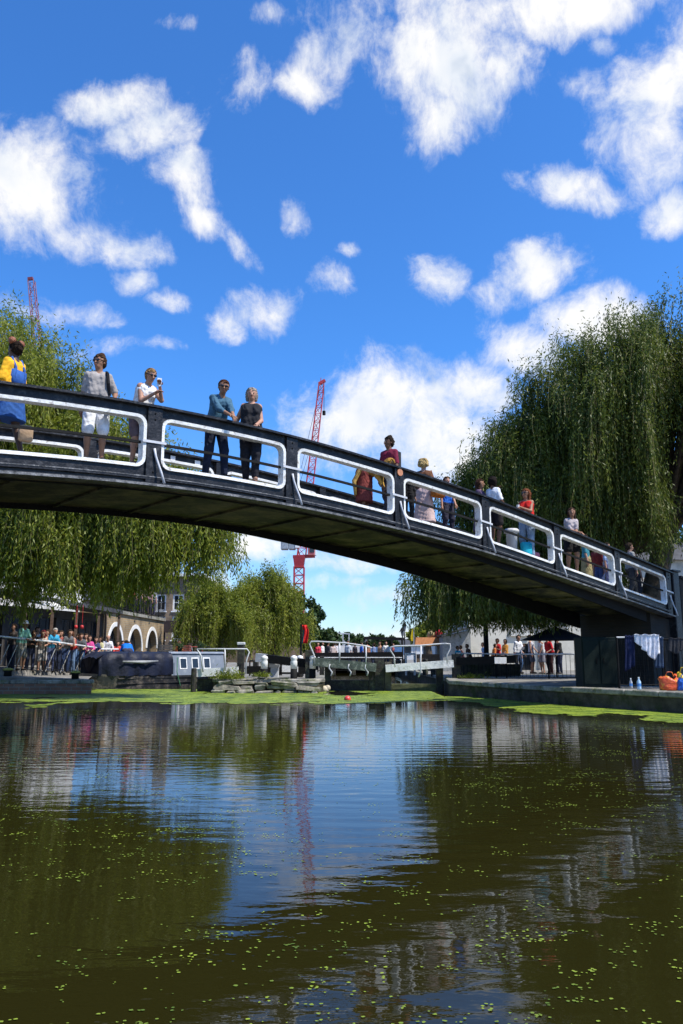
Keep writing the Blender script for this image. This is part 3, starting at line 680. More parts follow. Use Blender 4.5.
# bib and crossed straps of the pinafore
st = []
for x in (.09, -.09):
    st.append([a['tor'](x, .115, 1.08), a['tor'](x*.9, .125, 1.30), a['tor'](x, .05, 1.462), a['tor'](x, -.10, 1.40), a['tor'](x, -.125, 1.20)])
for q_ in st: pf.tube(q_, .022, 6)
pf.ball(a['tor'](0, .055, 1.12), .001, 4, 3)
pf.hexa([a['tor'](x, y, z) for z in (1.02, 1.27) for x, y in ((-.13,.06),(.13,.06),(.12,.138),(-.12,.138))])
pf.build('pinafore_back', [cloth((.03,.10,.33))], a['root'], True)
soft_bag('shopping_bag', a['loc'](.02,.34,.30), (.20,.10,.24), (.36,.25,.16), 'pale brown paper carrier bag beside woman in blue pinafore', 'bag')
b_ = bperson(97, .45, 20, 'man in grey T-shirt, white shorts and sunglasses looking along the canal', h=1.80, turn=-35, skin='tan', topc=(.34,.31,.29), sleeve=.42, low='shorts', lowc=(.80,.82,.86), lowlen=.50,
            hair='tuft', hairc=(.06,.03,.015), glasses=True, hl=(.25,-.16,1.0), hr=(-.21,.02,.84))
bk_ = thing('backpack', tuple(b_['tor'](0, .20, 1.0)), 'black backpack worn by man in grey T-shirt', 'backpack')
m_ = MB(); 
for x in (.12,): m_.tube([b_['tor'](x, .11, 1.42), b_['tor'](x, .03, 1.478), b_['tor'](x+.01, -.10, 1.42), b_['tor'](x+.03, -.125, 1.25), b_['tor'](x+.06, -.05, 1.08)], .026, 6)
m_.build('strap', [cloth((.012,.012,.014))], bk_)
m_ = MB(); m_.hexa([b_['tor'](x, y, z) for z in (1.02, 1.42) for x, y in ((-.11,.13),(.20,.13),(.18,.25),(-.09,.25))]); m_.build('pack_body', [cloth((.015,.015,.017))], bk_)
c_ = bperson(141, .38, 48, 'woman in white vest and sunglasses holding a phone over the bridge rail', h=1.68, fem=True, lean=22, turn=-5, nod=10, skin='fair', topc=(.80,.78,.76), sleeve=0, low='shorts', lowc=(.16,.12,.14), lowlen=.42,
            hair='short', hairc=(.30,.18,.08), glasses=True, hl=(.05,-.46,1.33), hr=(-.03,-.42,1.20), fat=1.12, shoe=(.2,.1,.05))
ph = MB(); q_ = c_['handL']; ph.box(q_+V3(0,-.05,.06), (.075,.012,.14), .4, .004); tag(ph.build('phone', [mat('phone_white', (.7,.72,.75), .25)]), 'pale mobile phone held by woman in white vest', 'phone')
d_ = bperson(216, .42, 38, 'man in blue denim shirt leaning on the rail with clasped hands', h=1.80, lean=20, turn=-22, nod=6, skin='tan', topc=(.055,.13,.19), sleeve=.72, low='trousers', lowc=(.012,.018,.04), lowlen=.96,
            hair='short', hairc=(.07,.025,.012), glasses=True, hl=(.035,-.53,RAIL+.06), hr=(-.02,-.50,RAIL+.08), fl=(.16,-.05,.085), fr=(-.14,.08,.085), shoe=(.02,.02,.02))
e_ = bperson(251, .30, 8, 'woman in black strapless top and long dark trousers resting a hand on the rail', h=1.80, fem=True, turn=0, skin='fair', topc=(.022,.022,.026), sleeve=0, low='trousers', lowc=(.018,.018,.024), lowlen=.96, vox=.0125, nod=4, fl=(.08,-.10,.085), fr=(-.07,.06,.085),
            hair='bob', hairc=(.32,.27,.22), hl=(.10,-.26,1.00), hr=(-.24,-.10,.98), shoe=(.35,.2,.14), fat=1.08)
f_ = bperson(364, .62, 80, 'person bending down wrapped in a mustard and maroon shawl', h=1.55, fem=True, lean=70, nod=20, skin='brown', topc=(.50,.30,.07), sleeve=.9, low='dress', lowc=(.20,.045,.04), lowlen=.80,
            hair='long', hairc=(.45,.24,.05), hl=(.15,-.45,.60), hr=(-.15,-.45,.62), fat=1.35)
sh_ = MB(); 
for k in range(7):
    x = -.20+k*.065; sh_.tube([f_['tor'](x, .13, 1.25), f_['tor'](x*1.15, .17, 1.05), f_['loc'](x*1.3, .20, .72), f_['loc'](x*1.4, .16+.02*(k % 2), .40)], [.035, .05, .05, .03], 6)
sh_.build('shawl', [cloth((.52,.33,.10))], f_['root'], True)
g1 = bperson(389, .55, -40, 'young man in maroon T-shirt with a dark backpack walking on the bridge', h=1.80, turn=-15, nod=0, skin='brown', topc=(.17,.015,.04), sleeve=.45, low='trousers', lowc=(.09,.09,.11), hair='tuft', hairc=(.02,.012,.01),
            hl=(.26,-.12,.85), hr=(-.26,.02,.84), fl=(.1,-.25,.085), fr=(-.1,.22,.12))
bk2 = MB(); bk2.hexa([g1['tor'](x, y, z) for z in (1.05, 1.44) for x, y in ((-.14,.13),(.14,.13),(.12,.27),(-.12,.27))]); tag(bk2.build('backpack', [cloth((.03,.03,.035))]), 'dark backpack on the young man in maroon', 'backpack')
h1 = bperson(424, .80, 160, 'curly blonde woman in brown jacket and pale pink skirt', h=1.68, fem=True, skin='fair', topc=(.14,.06,.03), sleeve=.9, low='dress', lowc=(.62,.45,.42), lowlen=.85, hair='curly', hairc=(.55,.38,.16), hl=(.2,-.2,1.1), hr=(-.2,-.15,1.0))
soft_bag('handbag', h1['loc'](-.34,.04,.92), (.34,.16,.26), (.50,.16,.03), 'orange leather handbag hanging at the curly blonde woman', 'bag', [h1['tor'](-.18,.0,1.46), h1['loc'](-.32,.04,1.04)])
bperson(408, .55, 170, 'short red haired person in black seen low through the opening', h=1.16, fem=True, topc=(.012,.013,.015), sleeve=.9, lowc=(.02,.02,.025), hair='bob', hairc=(.42,.13,.04))
bperson(447, .70, 30, 'child in bright blue T-shirt behind the bridge panel', h=1.42, topc=(.02,.13,.55), sleeve=.4, low='shorts', lowc=(.03,.03,.05), hair='short', hairc=(.1,.05,.02), hl=(.1,-.25,.9))
bperson(481, .85, 60, 'woman with dark wavy hair in purple dress behind the woman in white', h=1.76, fem=True, skin='tan', topc=(.09,.06,.11), sleeve=.3, low='dress', lowc=(.08,.06,.10), lowlen=.6, hair='long', hairc=(.05,.022,.012))
bperson(494, .55, 130, 'woman in white T-shirt and dark shorts with her back turned', h=1.80, fem=True, skin='brown', topc=(.72,.73,.76), sleeve=.42, low='shorts', lowc=(.02,.018,.022), lowlen=.35, hair='bob', hairc=(.015,.01,.008), hl=(.05,-.20,1.42), hr=(-.2,-.2,1.0))
j1 = bperson(527, .45, -35, 'woman in red vest and pale jeans drinking from a cup', h=1.80, fem=True, turn=-10, skin='tan', topc=(.60,.02,.015), sleeve=0, low='jeans', lowc=(.24,.33,.45), lowlen=.95, hair='long', hairc=(.16,.05,.02), glasses=True, hl=(.05,-.36,1.20), hr=(-.05,-.38,1.18))
cu = MB(); cu.lathe(j1['handR']+V3(-.02,-.05,.0), [(.03,0),(.04,.10),(.036,.10)], 12); tag(cu.build('cup', [WHITE]), 'white paper cup held by woman in red vest', 'cup')
bn_ = thing('litter_bin', tuple(on_bridge(511, .60)[1]), 'pale litter bin standing on the bridge beside woman in red', 'bin')
m_ = MB(); c = Vector(bn_.location); m_.lathe(c, [(.12,0),(.14,.56),(.15,.58)], 14); m_.build('bin_body', [WHITE2], bn_, True)
m_ = MB(); m_.lathe(c+V3(0,0,.58), [(.19,0),(.19,.06),(.15,.10),(.0,.12)], 14); m_.build('bin_lid', [WHITE2], bn_, True)
soft_bag('shopping_bag', on_bridge(525, .36)[1]+V3(0,0,.20), (.30,.16,.36), (.02,.42,.55), 'turquoise carrier bag at the feet of woman in red', 'bag')
soft_bag('shopping_bag', on_bridge(534, .40)[1]+V3(0,0,.12), (.22,.14,.22), (.65,.22,.28), 'small pink bag next to the turquoise bag', 'bag')
k1 = bperson(571, .42, 15, 'woman in pale grey T-shirt and dark shorts with arms folded on the rail', h=1.78, fem=True, lean=8, turn=-20, skin='tan', topc=(.42,.37,.37), sleeve=.4, low='shorts', lowc=(.012,.012,.015), lowlen=.33, hair='long', hairc=(.06,.03,.02), hl=(-.05,-.34,1.02), hr=(.02,-.36,1.05), fat=1.1)
bperson(586, 1.1, 70, 'person in striped teal clothes in the shade behind woman in grey', h=1.58, fem=True, topc=(.05,.22,.26), low='skirt', lowc=(.30,.25,.12), lowlen=.7)
bperson(600, 1.2, -60, 'stooping person in dark red top in the shade of the bridge end', h=1.55, topc=(.20,.03,.03), lean=20, lowc=(.05,.08,.2))
bperson(608, .8, 40, 'short person in pale blue shirt behind the sixth opening', h=1.45, topc=(.30,.40,.60), lowc=(.2,.2,.35))
bperson(631, .8, 100, 'man in faded grey shirt crossing the shaded end of bridge', h=1.74, topc=(.28,.28,.27), sleeve=.9, lowc=(.06,.06,.06), fl=(.1,-.2,.085), fr=(-.1,.2,.11))
bperson(650, 1.0, 120, 'person in green top at the far right end of bridge', h=1.66, topc=(.03,.20,.05), lowc=(.04,.04,.05))

# ------------------------------------------------------------------ trees
def leafmat(name, c1, c2, c3, tr=.35):
    m = bpy.data.materials.new(name); m.use_nodes = True; t = m.node_tree; ns = t.nodes; b = ns['Principled BSDF']
    g = ns.new('ShaderNodeNewGeometry'); r = ns.new('ShaderNodeValToRGB'); r.color_ramp.elements[0].color = (*c1, 1); r.color_ramp.elements[1].color = (*c3, 1)
    e = r.color_ramp.elements.new(.5); e.color = (*c2, 1)
    n = ns.new('ShaderNodeTexNoise'); n.inputs['Scale'].default_value = 1.0; n.inputs['Detail'].default_value = 4; mp_ = ns.new('ShaderNodeMapping'); mp_.inputs['Scale'].default_value = (1.7, 1.7, .45); t.links.new(g.outputs['Position'], mp_.inputs[0]); t.links.new(mp_.outputs[0], n.inputs[0])
    a = ns.new('ShaderNodeMath'); a.operation = 'MULTIPLY_ADD'; t.links.new(g.outputs['Random Per Island'], a.inputs[0]); a.inputs[1].default_value = .45
    s = ns.new('ShaderNodeMath'); s.operation = 'MULTIPLY_ADD'; t.links.new(n.outputs[0], s.inputs[0]); s.inputs[1].default_value = 2.2; s.inputs[2].default_value = -.84
    t.links.new(s.outputs[0], a.inputs[2]); t.links.new(a.outputs[0], r.inputs[0]); t.links.new(r.outputs[0], b.inputs['Base Color'])
    b.inputs['Roughness'].default_value = .5; b.inputs['Specular IOR Level'].default_value = .35
    tl = ns.new('ShaderNodeBsdfTranslucent'); t.links.new(r.outputs[0], tl.inputs[0]); mxs = ns.new('ShaderNodeMixShader'); mxs.inputs[0].default_value = tr
    t.links.new(b.outputs[0], mxs.inputs[1]); t.links.new(tl.outputs[0], mxs.inputs[2]); t.links.new(mxs.outputs[0], ns['Material Output'].inputs[0])
    return m
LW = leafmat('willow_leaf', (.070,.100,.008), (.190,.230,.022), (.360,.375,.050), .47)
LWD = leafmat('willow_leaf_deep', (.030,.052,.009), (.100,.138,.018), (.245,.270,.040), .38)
LT = leafmat('broad_leaf', (.020,.045,.012), (.040,.075,.018), (.070,.105,.025), .25)
STEM = mat('willow_twig', (.20,.17,.05), .7, .3, 8, 0)
def leaves(pts, dirs, ln, wd, rng):
    n = len(pts); d = dirs/np.linalg.norm(dirs, axis=1)[:, None]; r = rng.normal(size=(n, 3)); s = np.cross(d, r); s /= np.linalg.norm(s, axis=1)[:, None]+1e-9
    L_ = ln*rng.uniform(.6, 1.3, (n, 1)); W_ = wd*rng.uniform(.7, 1.3, (n, 1))
    q = np.stack([pts, pts+d*L_*.45+s*W_*.5, pts+d*L_, pts+d*L_*.45-s*W_*.5], 1)
    return q.reshape(-1, 3), np.arange(4*n).reshape(-1, 4)
def willow(label, group, base, fork, domes, mat_, n_boughs, n_str, seed, leaf=(.17,.042), step=.07, trunk_r=.42, zf=None, lean_pts=None):
    """domes: (x, y, radius, top z, lowest z, share, flat); strands hang from arching boughs"""
    rng = np.random.default_rng(seed); rnd = random.Random(seed)
    root = thing('willow_tree', base, label, 'tree', group); tb = MB(); base = Vector(base); fork = Vector(fork)
    path = [base-V3(0,0,.3)]+[Vector(p) for p in (lean_pts or [])]+[fork]
    tb.tube(path, [trunk_r*1.25]+[trunk_r*(1-.08*i) for i in range(1, len(path))], 10)
    pts = []; drs = []; tw_v = []; tw_f = []
    tot = sum(d[5] for d in domes)
    for (cx, cy, Rr, zt, zb, share, flat) in domes:
        nb_ = max(3, int(n_boughs*share/tot))
        for i in range(nb_):
            ph_ = rng.uniform(0, 2*math.pi); q_ = math.sqrt((i+.5)/nb_)*rng.uniform(.88, 1.04)
            hgt = (max(0, 1-q_*q_))**.5
            e_ = Vector((cx+Rr*q_*math.cos(ph_), cy+Rr*q_*math.sin(ph_)*flat, zb+(zt-zb)*(.42+.58*hgt)*rng.uniform(.86, 1.03)))
            mid = fork.lerp(e_, .55)+V3(0, 0, .25*(e_-fork).length*.5+.5); bz = [fork.lerp(mid, s_).lerp(mid.lerp(e_, s_), s_) for s_ in np.linspace(0, 1, 9)]
            tb.tube(bz[:8], [trunk_r*.26*(1-.97*k/7)+.006 for k in range(8)], 5, False)
            out = e_-V3(cx, cy, e_.z); out = out.normalized() if out.length > .01 else V3(1,0,0)
            tone = rng.uniform(.45, 1.5); tl_ = rng.uniform(.2, 1.15)
            for s in range(int(n_str*tone)):
                u_ = rng.uniform(.35, 1)**.6; k = u_*8; k0 = min(int(k), 7); p = bz[k0].lerp(bz[k0+1], k-k0)+Vector(rng.normal(0, 1, 3))*np.array(1)*.0
                sp = min(Rr*.075, .26); p = Vector((p.x+rng.normal(0, sp), p.y+rng.normal(0, sp), p.z+rng.normal(0, .25)))
                zlow = zb+.9*math.sin(p.x*1.7+seed)*.5+.8*math.sin(p.x*4.1+p.y*3)*.4+rng.uniform(0, 1.2)
                if zf: zlow = max(zlow, zf(p.x, p.y)+rng.uniform(0, .9))
                Ln = min(rng.uniform(.5, 1+tl_*2.2) if q_ < .8 else rng.uniform(.9, 2.2+tl_*3.2), max(p.z-zlow, .35)); m = max(4, int(Ln/step))
                ss = np.linspace(0, 1, m); ov = rng.uniform(.12, .5); jx, jy = rng.normal(0, .14, 2); ph2 = rng.uniform(0, 6)
                c_ = np.stack([p.x+out.x*ov*(1-np.exp(-ss*Ln*1.2))+jx*ss*ss+.03*np.sin(ss*7+ph2), p.y+out.y*ov*(1-np.exp(-ss*Ln*1.2))+jy*ss*ss, p.z+.22*np.sin(np.minimum(ss*Ln, 1.)*math.pi)*ov*2-Ln*ss], 1)
                dd = np.gradient(c_, axis=0); dd = dd/(np.linalg.norm(dd, axis=1)[:, None]+1e-9); dd = dd+rng.normal(0, .42, dd.shape); dd[:, 2] -= .15
                pts.append(c_+rng.normal(0, .03, c_.shape)); drs.append(dd)
                if s % 4 == 0:                       # short upright shoots that fill the top of the bough
                    cc = np.array(p)+rng.normal(0, 1, (26, 3))*[sp*.9, sp*.9, .22]+[0, 0, .12]; pts.append(cc); dq_ = rng.normal(0, 1, (26, 3)); dq_[:, 2] -= .5; drs.append(dq_)
                if s % 3 == 0:
                    idx_ = np.linspace(0, m-1, 5).astype(int)
                    for a_, b2_ in zip(idx_[:-1], idx_[1:]):
                        n_ = len(tw_v); A1 = c_[a_]; B1 = c_[b2_]; tw_v += [A1-[.005,0,0], A1+[.005,0,0], B1+[.004,0,0], B1-[.004,0,0]]; tw_f.append((n_, n_+1, n_+2, n_+3))
    tb.build('trunk', [BARK], root, True)
    v, f = leaves(np.concatenate(pts), np.concatenate(drs), leaf[0], leaf[1], rng); link('crown', v, f, mat_, root)
    link('twigs', np.array(tw_v), np.array(tw_f), STEM, root)
    print('willow', label, len(f)); return root
def tree(label, group, base, h, blobs, mat_, n, seed, leaf=(.35,.22), trunk_r=.3, name='broadleaf_tree'):
    rng = np.random.default_rng(seed); root = thing(name, base, label, 'tree', group); base = Vector(base); tb = MB(); fk = base+V3(0,0,h*.38)
    tb.tube([base-V3(0,0,.3), base+V3(.1,0,h*.2), fk], [trunk_r*1.2, trunk_r, trunk_r*.8], 8); pts = []; tot = sum(b[3]**2 for b in blobs)
    for (x, y, z, r) in blobs:
        c = Vector((x, y, z)); tb.tube([fk, fk.lerp(c, .5)+V3(0,0,.2), c], [trunk_r*.5, trunk_r*.3, .04], 5, False)
        for _ in range(int(r*7)+3):              # each blob is a loose set of smaller clumps
            d = rng.normal(size=3); d /= np.linalg.norm(d); cc = np.array(c)+d*r*rng.uniform(.45, .95); rr_ = r*rng.uniform(.22, .42)
            k = int(n*r*r/tot/(int(r*7)+3)); e = rng.normal(size=(k, 3)); e /= np.linalg.norm(e, axis=1)[:, None]; pts.append(cc+e*rr_*rng.uniform(.5, 1.05, (k, 1))*[1,1,.75])
    tb.build('trunk', [BARK], root, True); p = np.concatenate(pts); v, f = leaves(p, rng.normal(size=p.shape), leaf[0], leaf[1], rng); link('crown', v, f, mat_, root); return root

# left willow: leans out over the water in front of the market hall
def D(u, v, Y, Rr, vb, share, flat=.8): 
    p = P(u, v, Y); return (p.x, Y, Rr, p.z, Z(vb, Y), share, flat)
willow('large weeping willow over the left quay, trailing beneath the bridge', 'weeping willows', (X(-14,28.8), 28.8, .85), (X(-14,26.6), 26.4, 5.4),
       [D(-25,300,26,4.6,600,1.5), D(45,345,25.5,3.0,600,.9), D(118,408,25,3.1,600,1.1), D(168,470,24.6,2.5,600,1.1), D(212,500,24.2,1.25,570,.40), D(75,500,25,2.6,600,.7), D(140,505,24.6,2.2,614,.8), D(10,520,24,3.4,618,.5)], LW, 215, 66, 11, zf=lambda x, y: 1.9+max(0, (x+9.6))*.24,
       lean_pts=[(X(-16,28.3), 28.3, 2.4)])
willow('huge dark weeping willow towering behind the right end of bridge', 'weeping willows', (X(655,31), 31, GZ), (X(672,31), 31, 5.6),
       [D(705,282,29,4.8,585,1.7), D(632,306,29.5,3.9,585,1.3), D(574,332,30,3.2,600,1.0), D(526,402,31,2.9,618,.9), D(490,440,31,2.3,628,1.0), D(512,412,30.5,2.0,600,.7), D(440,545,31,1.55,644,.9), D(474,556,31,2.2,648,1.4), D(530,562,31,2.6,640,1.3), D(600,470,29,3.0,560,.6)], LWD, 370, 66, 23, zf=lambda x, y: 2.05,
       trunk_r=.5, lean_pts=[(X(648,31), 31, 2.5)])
willow('rounded yellow green willow on the bank beyond the lock island', 'weeping willows', (X(272,52), 52, GZ), (X(272,52), 52, 3.4),
       [D(264,568,52,2.4,662,1.2,1), D(290,588,52,1.6,662,.7,1), D(240,592,51,1.6,662,.7,1)], LW, 80, 44, 31, leaf=(.2,.055), step=.13, trunk_r=.3)
willow('smaller pale willow left of the rounded willow behind the narrowboat', 'weeping willows', (X(208,50), 50, GZ), (X(208,50), 50, 3.0),
       [D(214,578,50,2.0,662,1,1), D(192,600,49,1.4,662,.5,1), D(238,612,48,1.5,662,.6,1)], LW, 60, 40, 37, leaf=(.2,.055), step=.13, trunk_r=.25)
def bl(u, v, Y, r): p = P(u, v, Y); return (p.x, p.y, p.z, r)
GT = 'trees beyond the locks'
tree('tall dark green tree right of the crane mast', GT, (X(308,85), 85, GZ), 8, [bl(305,610,85,1.7), bl(313,626,85,1.8), bl(303,632,84,1.9), bl(322,642,85,1.6)], LT, 9000, 41, (.4,.28))
tree('low dark green tree beside the tall one', GT, (X(328,88), 88, GZ), 5, [bl(328,640,88,1.6), bl(334,648,88,1.3), bl(320,650,88,1.3)], LT, 5000, 43, (.4,.28))
tree('distant hazy tree clump under the steel gantry left', GT, (X(352,120), 120, GZ), 4, [bl(346,643,120,1.6), bl(356,643,120,1.7), bl(338,646,120,1.2)], LT, 4000, 44, (.5,.35))
tree('distant hazy tree clump under the steel gantry right', GT, (X(384,118), 118, GZ), 4, [bl(378,645,118,1.4), bl(388,645,118,1.4)], LT, 3000, 45, (.5,.35))
tree('light green tree behind the orange market stall', GT, (X(428,70), 70, GZ), 5, [bl(416,634,70,1.0), bl(430,630,70,1.3), bl(446,632,70,1.2)], LW, 4000, 46, (.3,.2))
for i, (u, v, Y, r, lab) in enumerate(((-60,560,48,3.0,'green tree outside the left edge beyond the market hall'), (150,600,75,2.6,'dense tree filling the gap above the brick building'), (720,560,48,3.5,'green tree outside the right edge behind the big willow'))):
    tree(lab, GT, (X(u,Y), Y, GZ), 7, [bl(u,v,Y,r), bl(u+20,v+20,Y,r*.8), bl(u-22,v+18,Y,r*.8)], LT, 8000, 50+i, (.35,.25))
# ------------------------------------------------------------------ buildings, left side
def wall(mb, a, b, z0, z1, th, holes=(), arch=False):
    """upright wall from a to b (x, y); holes = (s0, s1, z0, z1[, arched]) cut clean through; thickness th goes to the left of a->b"""
    a = V3(*a, 0); b = V3(*b, 0); d = b-a; ln = d.length; d.normalize(); n = V3(-d.y, d.x, 0)*th
    hs = sorted(holes); cur = 0
    def blk(s0, s1, lo, hi):
        if s1-s0 < .002 or hi-lo < .002: return
        p = [a+d*s0, a+d*s1, a+d*s1+n, a+d*s0+n]; mb.hexa([q_+V3(0,0,lo) for q_ in p]+[q_+V3(0,0,hi) for q_ in p])
    xs = sorted(set([0, ln]+[h[0] for h in hs]+[h[1] for h in hs]))
    for s0, s1 in zip(xs[:-1], xs[1:]):
        col_ = sorted([h for h in hs if h[0] <= s0+1e-6 and h[1] >= s1-1e-6], key=lambda h: h[2]); z = z0
        for h in col_:
            blk(s0, s1, z, h[2]); z = h[3]
            if len(h) > 4 and h[4]:                     # arched head filling the corners of the hole
                r_ = (h[1]-h[0])/2; c_ = (h[0]+h[1])/2; zc_ = h[3]-r_
                for sgn in (-1, 1):
                    poly = [(c_+sgn*r_, h[3])]+[(c_+sgn*r_*math.cos(R(t_)), zc_+r_*math.sin(R(t_))) for t_ in range(0, 91, 10)]
                    mb.prism([a+d*s_+V3(0,0,zz) for s_, zz in poly], n)
        blk(s0, s1, z, z1)
    return a, d, n
def window(parent, a, d, n, s0, s1, z0, z1, bars=(1,1), fr=WHITE, dep=.35, w=.07, sill=True, name='window'):
    mb = MB(); nn = n.normalized(); o = nn*(n.length*dep)
    def bar(x0, x1, y0, y1, t=.06):
        p = [a+d*x0+o, a+d*x1+o, a+d*x1+o+nn*t, a+d*x0+o+nn*t]; mb.hexa([q_+V3(0,0,y0) for q_ in p]+[q_+V3(0,0,y1) for q_ in p])
    bar(s0, s0+w, z0, z1); bar(s1-w, s1, z0, z1); bar(s0+w, s1-w, z0, z0+w); bar(s0+w, s1-w, z1-w, z1)
    for i in range(1, bars[0]): x = s0+(s1-s0)*i/bars[0]; bar(x-.018, x+.018, z0+w, z1-w, .045)
    for i in range(1, bars[1]): y = z0+(z1-z0)*i/bars[1]; bar(s0+w, s1-w, y-.018, y+.018, .04)
    wo_ = mb.build(name, [fr], parent); mb = MB(); o = o+nn*.02; p = [a+d*(s0+w)+o, a+d*(s1-w)+o, a+d*(s1-w)+o+nn*.01, a+d*(s0+w)+o+nn*.01]
    mb.hexa([q_+V3(0,0,z0+w) for q_ in p]+[q_+V3(0,0,z1-w) for q_ in p]); mb.build('pane', [GLASS], wo_)
    if sill:
        mb = MB(); p = [a+d*(s0-.08)-nn*.08, a+d*(s1+.08)-nn*.08, a+d*(s1+.08)+nn*.06, a+d*(s0-.08)+nn*.06]; mb.hexa([q_+V3(0,0,z0-.09) for q_ in p]+[q_+V3(0,0,z0-.004) for q_ in p]); mb.build('sill', [fr], wo_)
    return wo_
RENDER = mat('white_render', (.70,.69,.66), .9, .1, 1.2, .15, 20, stain=((.42,.41,.37), 1.0, .2))
CREAM = mat('cream_render', (.70,.66,.56), .9, .08, 1.0, .12, 20, stain=((.45,.43,.36), .8, .2))
YB = brick('yellow_brick', (.34,.23,.11), (.26,.175,.085), (.28,.25,.19), 1.4)
BB = brick('brown_brick', (.22,.15,.09), (.17,.11,.065), (.20,.17,.13), 1.4)
SLATE = mat('dark_slate', (.055,.055,.06), .7, .3, 3, .3, 20)
DARKF = mat('dark_shopfront', (.025,.026,.030), .5, .3, 3, .1)
# market hall: a dark glazed shopfront under a canopy, white upper storey
mh = thing('market_hall', (-13.4, 32, .6), 'dark glazed market hall under a long canopy with white upper storey behind the left quay', 'building')
mb = MB(); A0, A1 = (-15.6, 25.5), (-11.86, 39.3)
hol = []; ln = math.hypot(A1[0]-A0[0], A1[1]-A0[1]); nbay = 8
for i in range(nbay): s0 = ln*i/nbay+.22; s1 = ln*(i+1)/nbay-.22; hol.append((s0, s1, .75, 2.95))
a, d, n = wall(mb, A0, A1, .4, 3.3, .35, hol); mb.build('shopfront_wall', [mat('dark_pier', (.055,.048,.042), .8, .3, 3)], mh)
for h_ in hol: window(mh, a, d, n, h_[0], h_[1], h_[2], h_[3], (3,3), DARKF, .5, .07, False)
mb = MB(); nn = -n.normalized(); 
p = [a+nn*1.1, a+d*ln+nn*1.1, a+d*ln-nn*.1, a-nn*.1]; mb.hexa([q_+V3(0,0,3.30+.55*k) for q_, k in zip(p, (1,0,0,1))]+[q_+V3(0,0,3.48+.55*k) for q_, k in zip(p, (1,0,.3,1.3))]); mb.build('canopy', [SLATE], mh)
for i in range(nbay+1):
    mb = MB(); q_ = a+d*(ln*i/nbay-(.1 if i else 0))+nn*.95; zt_ = 3.28+.55*(1-i/nbay); mb.box((q_.x, q_.y, (zt_+.55)/2), (.12,.12,zt_-.55), .27); mb.box((q_.x, q_.y, zt_-.1), (.2,.2,.08), .27); mb.build('column', [mat('brown_iron', (.12,.075,.05), .6)], mh)
mb = MB(); B0 = a-nn*1.2; hol2 = [(1+2.1*i, 2.0+2.1*i, 4.8, 6.3) for i in range(5)]
a2, d2, n2 = wall(mb, (B0.x, B0.y), (B0.x+d.x*ln, B0.y+d.y*ln), 3.3, 7.2, .3, hol2); mb.build('upper_wall', [RENDER], mh)
for h_ in hol2: window(mh, a2, d2, n2, h_[0], h_[1], h_[2], h_[3], (2,3), WHITE)
mb = MB(); q0 = a2; q1 = a2+d2*ln; back = n2.normalized()*7
mb.hexa([q0+V3(0,0,7.2), q1+V3(0,0,7.2), q1+back+V3(0,0,7.2), q0+back+V3(0,0,7.2), q0+V3(0,0,7.35), q1+V3(0,0,7.35), q1+back+V3(0,0,9.0), q0+back+V3(0,0,9.0)]); mb.build('roof', [SLATE], mh)
mb = MB(); mb.hexa([q0+n2+V3(0,0,.4), q1+n2+V3(0,0,.4), q1+back+V3(0,0,.4), q0+back+V3(0,0,.4), q0+n2+V3(0,0,7.19), q1+n2+V3(0,0,7.19), q1+back+V3(0,0,7.19), q0+back+V3(0,0,7.19)]); mb.build('hall_body', [BB], mh)
for i, (u, v) in enumerate(((76,627),(82,627))):
    lt = MB(); c = P(u, v, 32.5); lt.ball(c, .075, 10, 7, (1,1,1.15)); lt.tube([c+V3(0,0,.15), c+V3(0,0,.9)], .008, 4); tag(lt.build('paper_lantern', [mat('red_lantern', (.55,.02,.02), .5)]), ('left' if i == 0 else 'right')+' one of two red lanterns hanging under the hall canopy', 'lantern', 'red lanterns')
aw = MB(); c = P(42, 601, 30.3); dd_ = V3(d.x, d.y, 0)
p = [c-dd_*.7-nn*.0, c+dd_*.7, c+dd_*.7+nn*.6+V3(0,0,-.2), c-dd_*.7+nn*.6+V3(0,0,-.2)]; aw.hexa([q_-V3(0,0,.03) for q_ in p]+p); tag(aw.build('awning', [RENDER]), 'small white awning on the front of the dark market hall', 'awning')
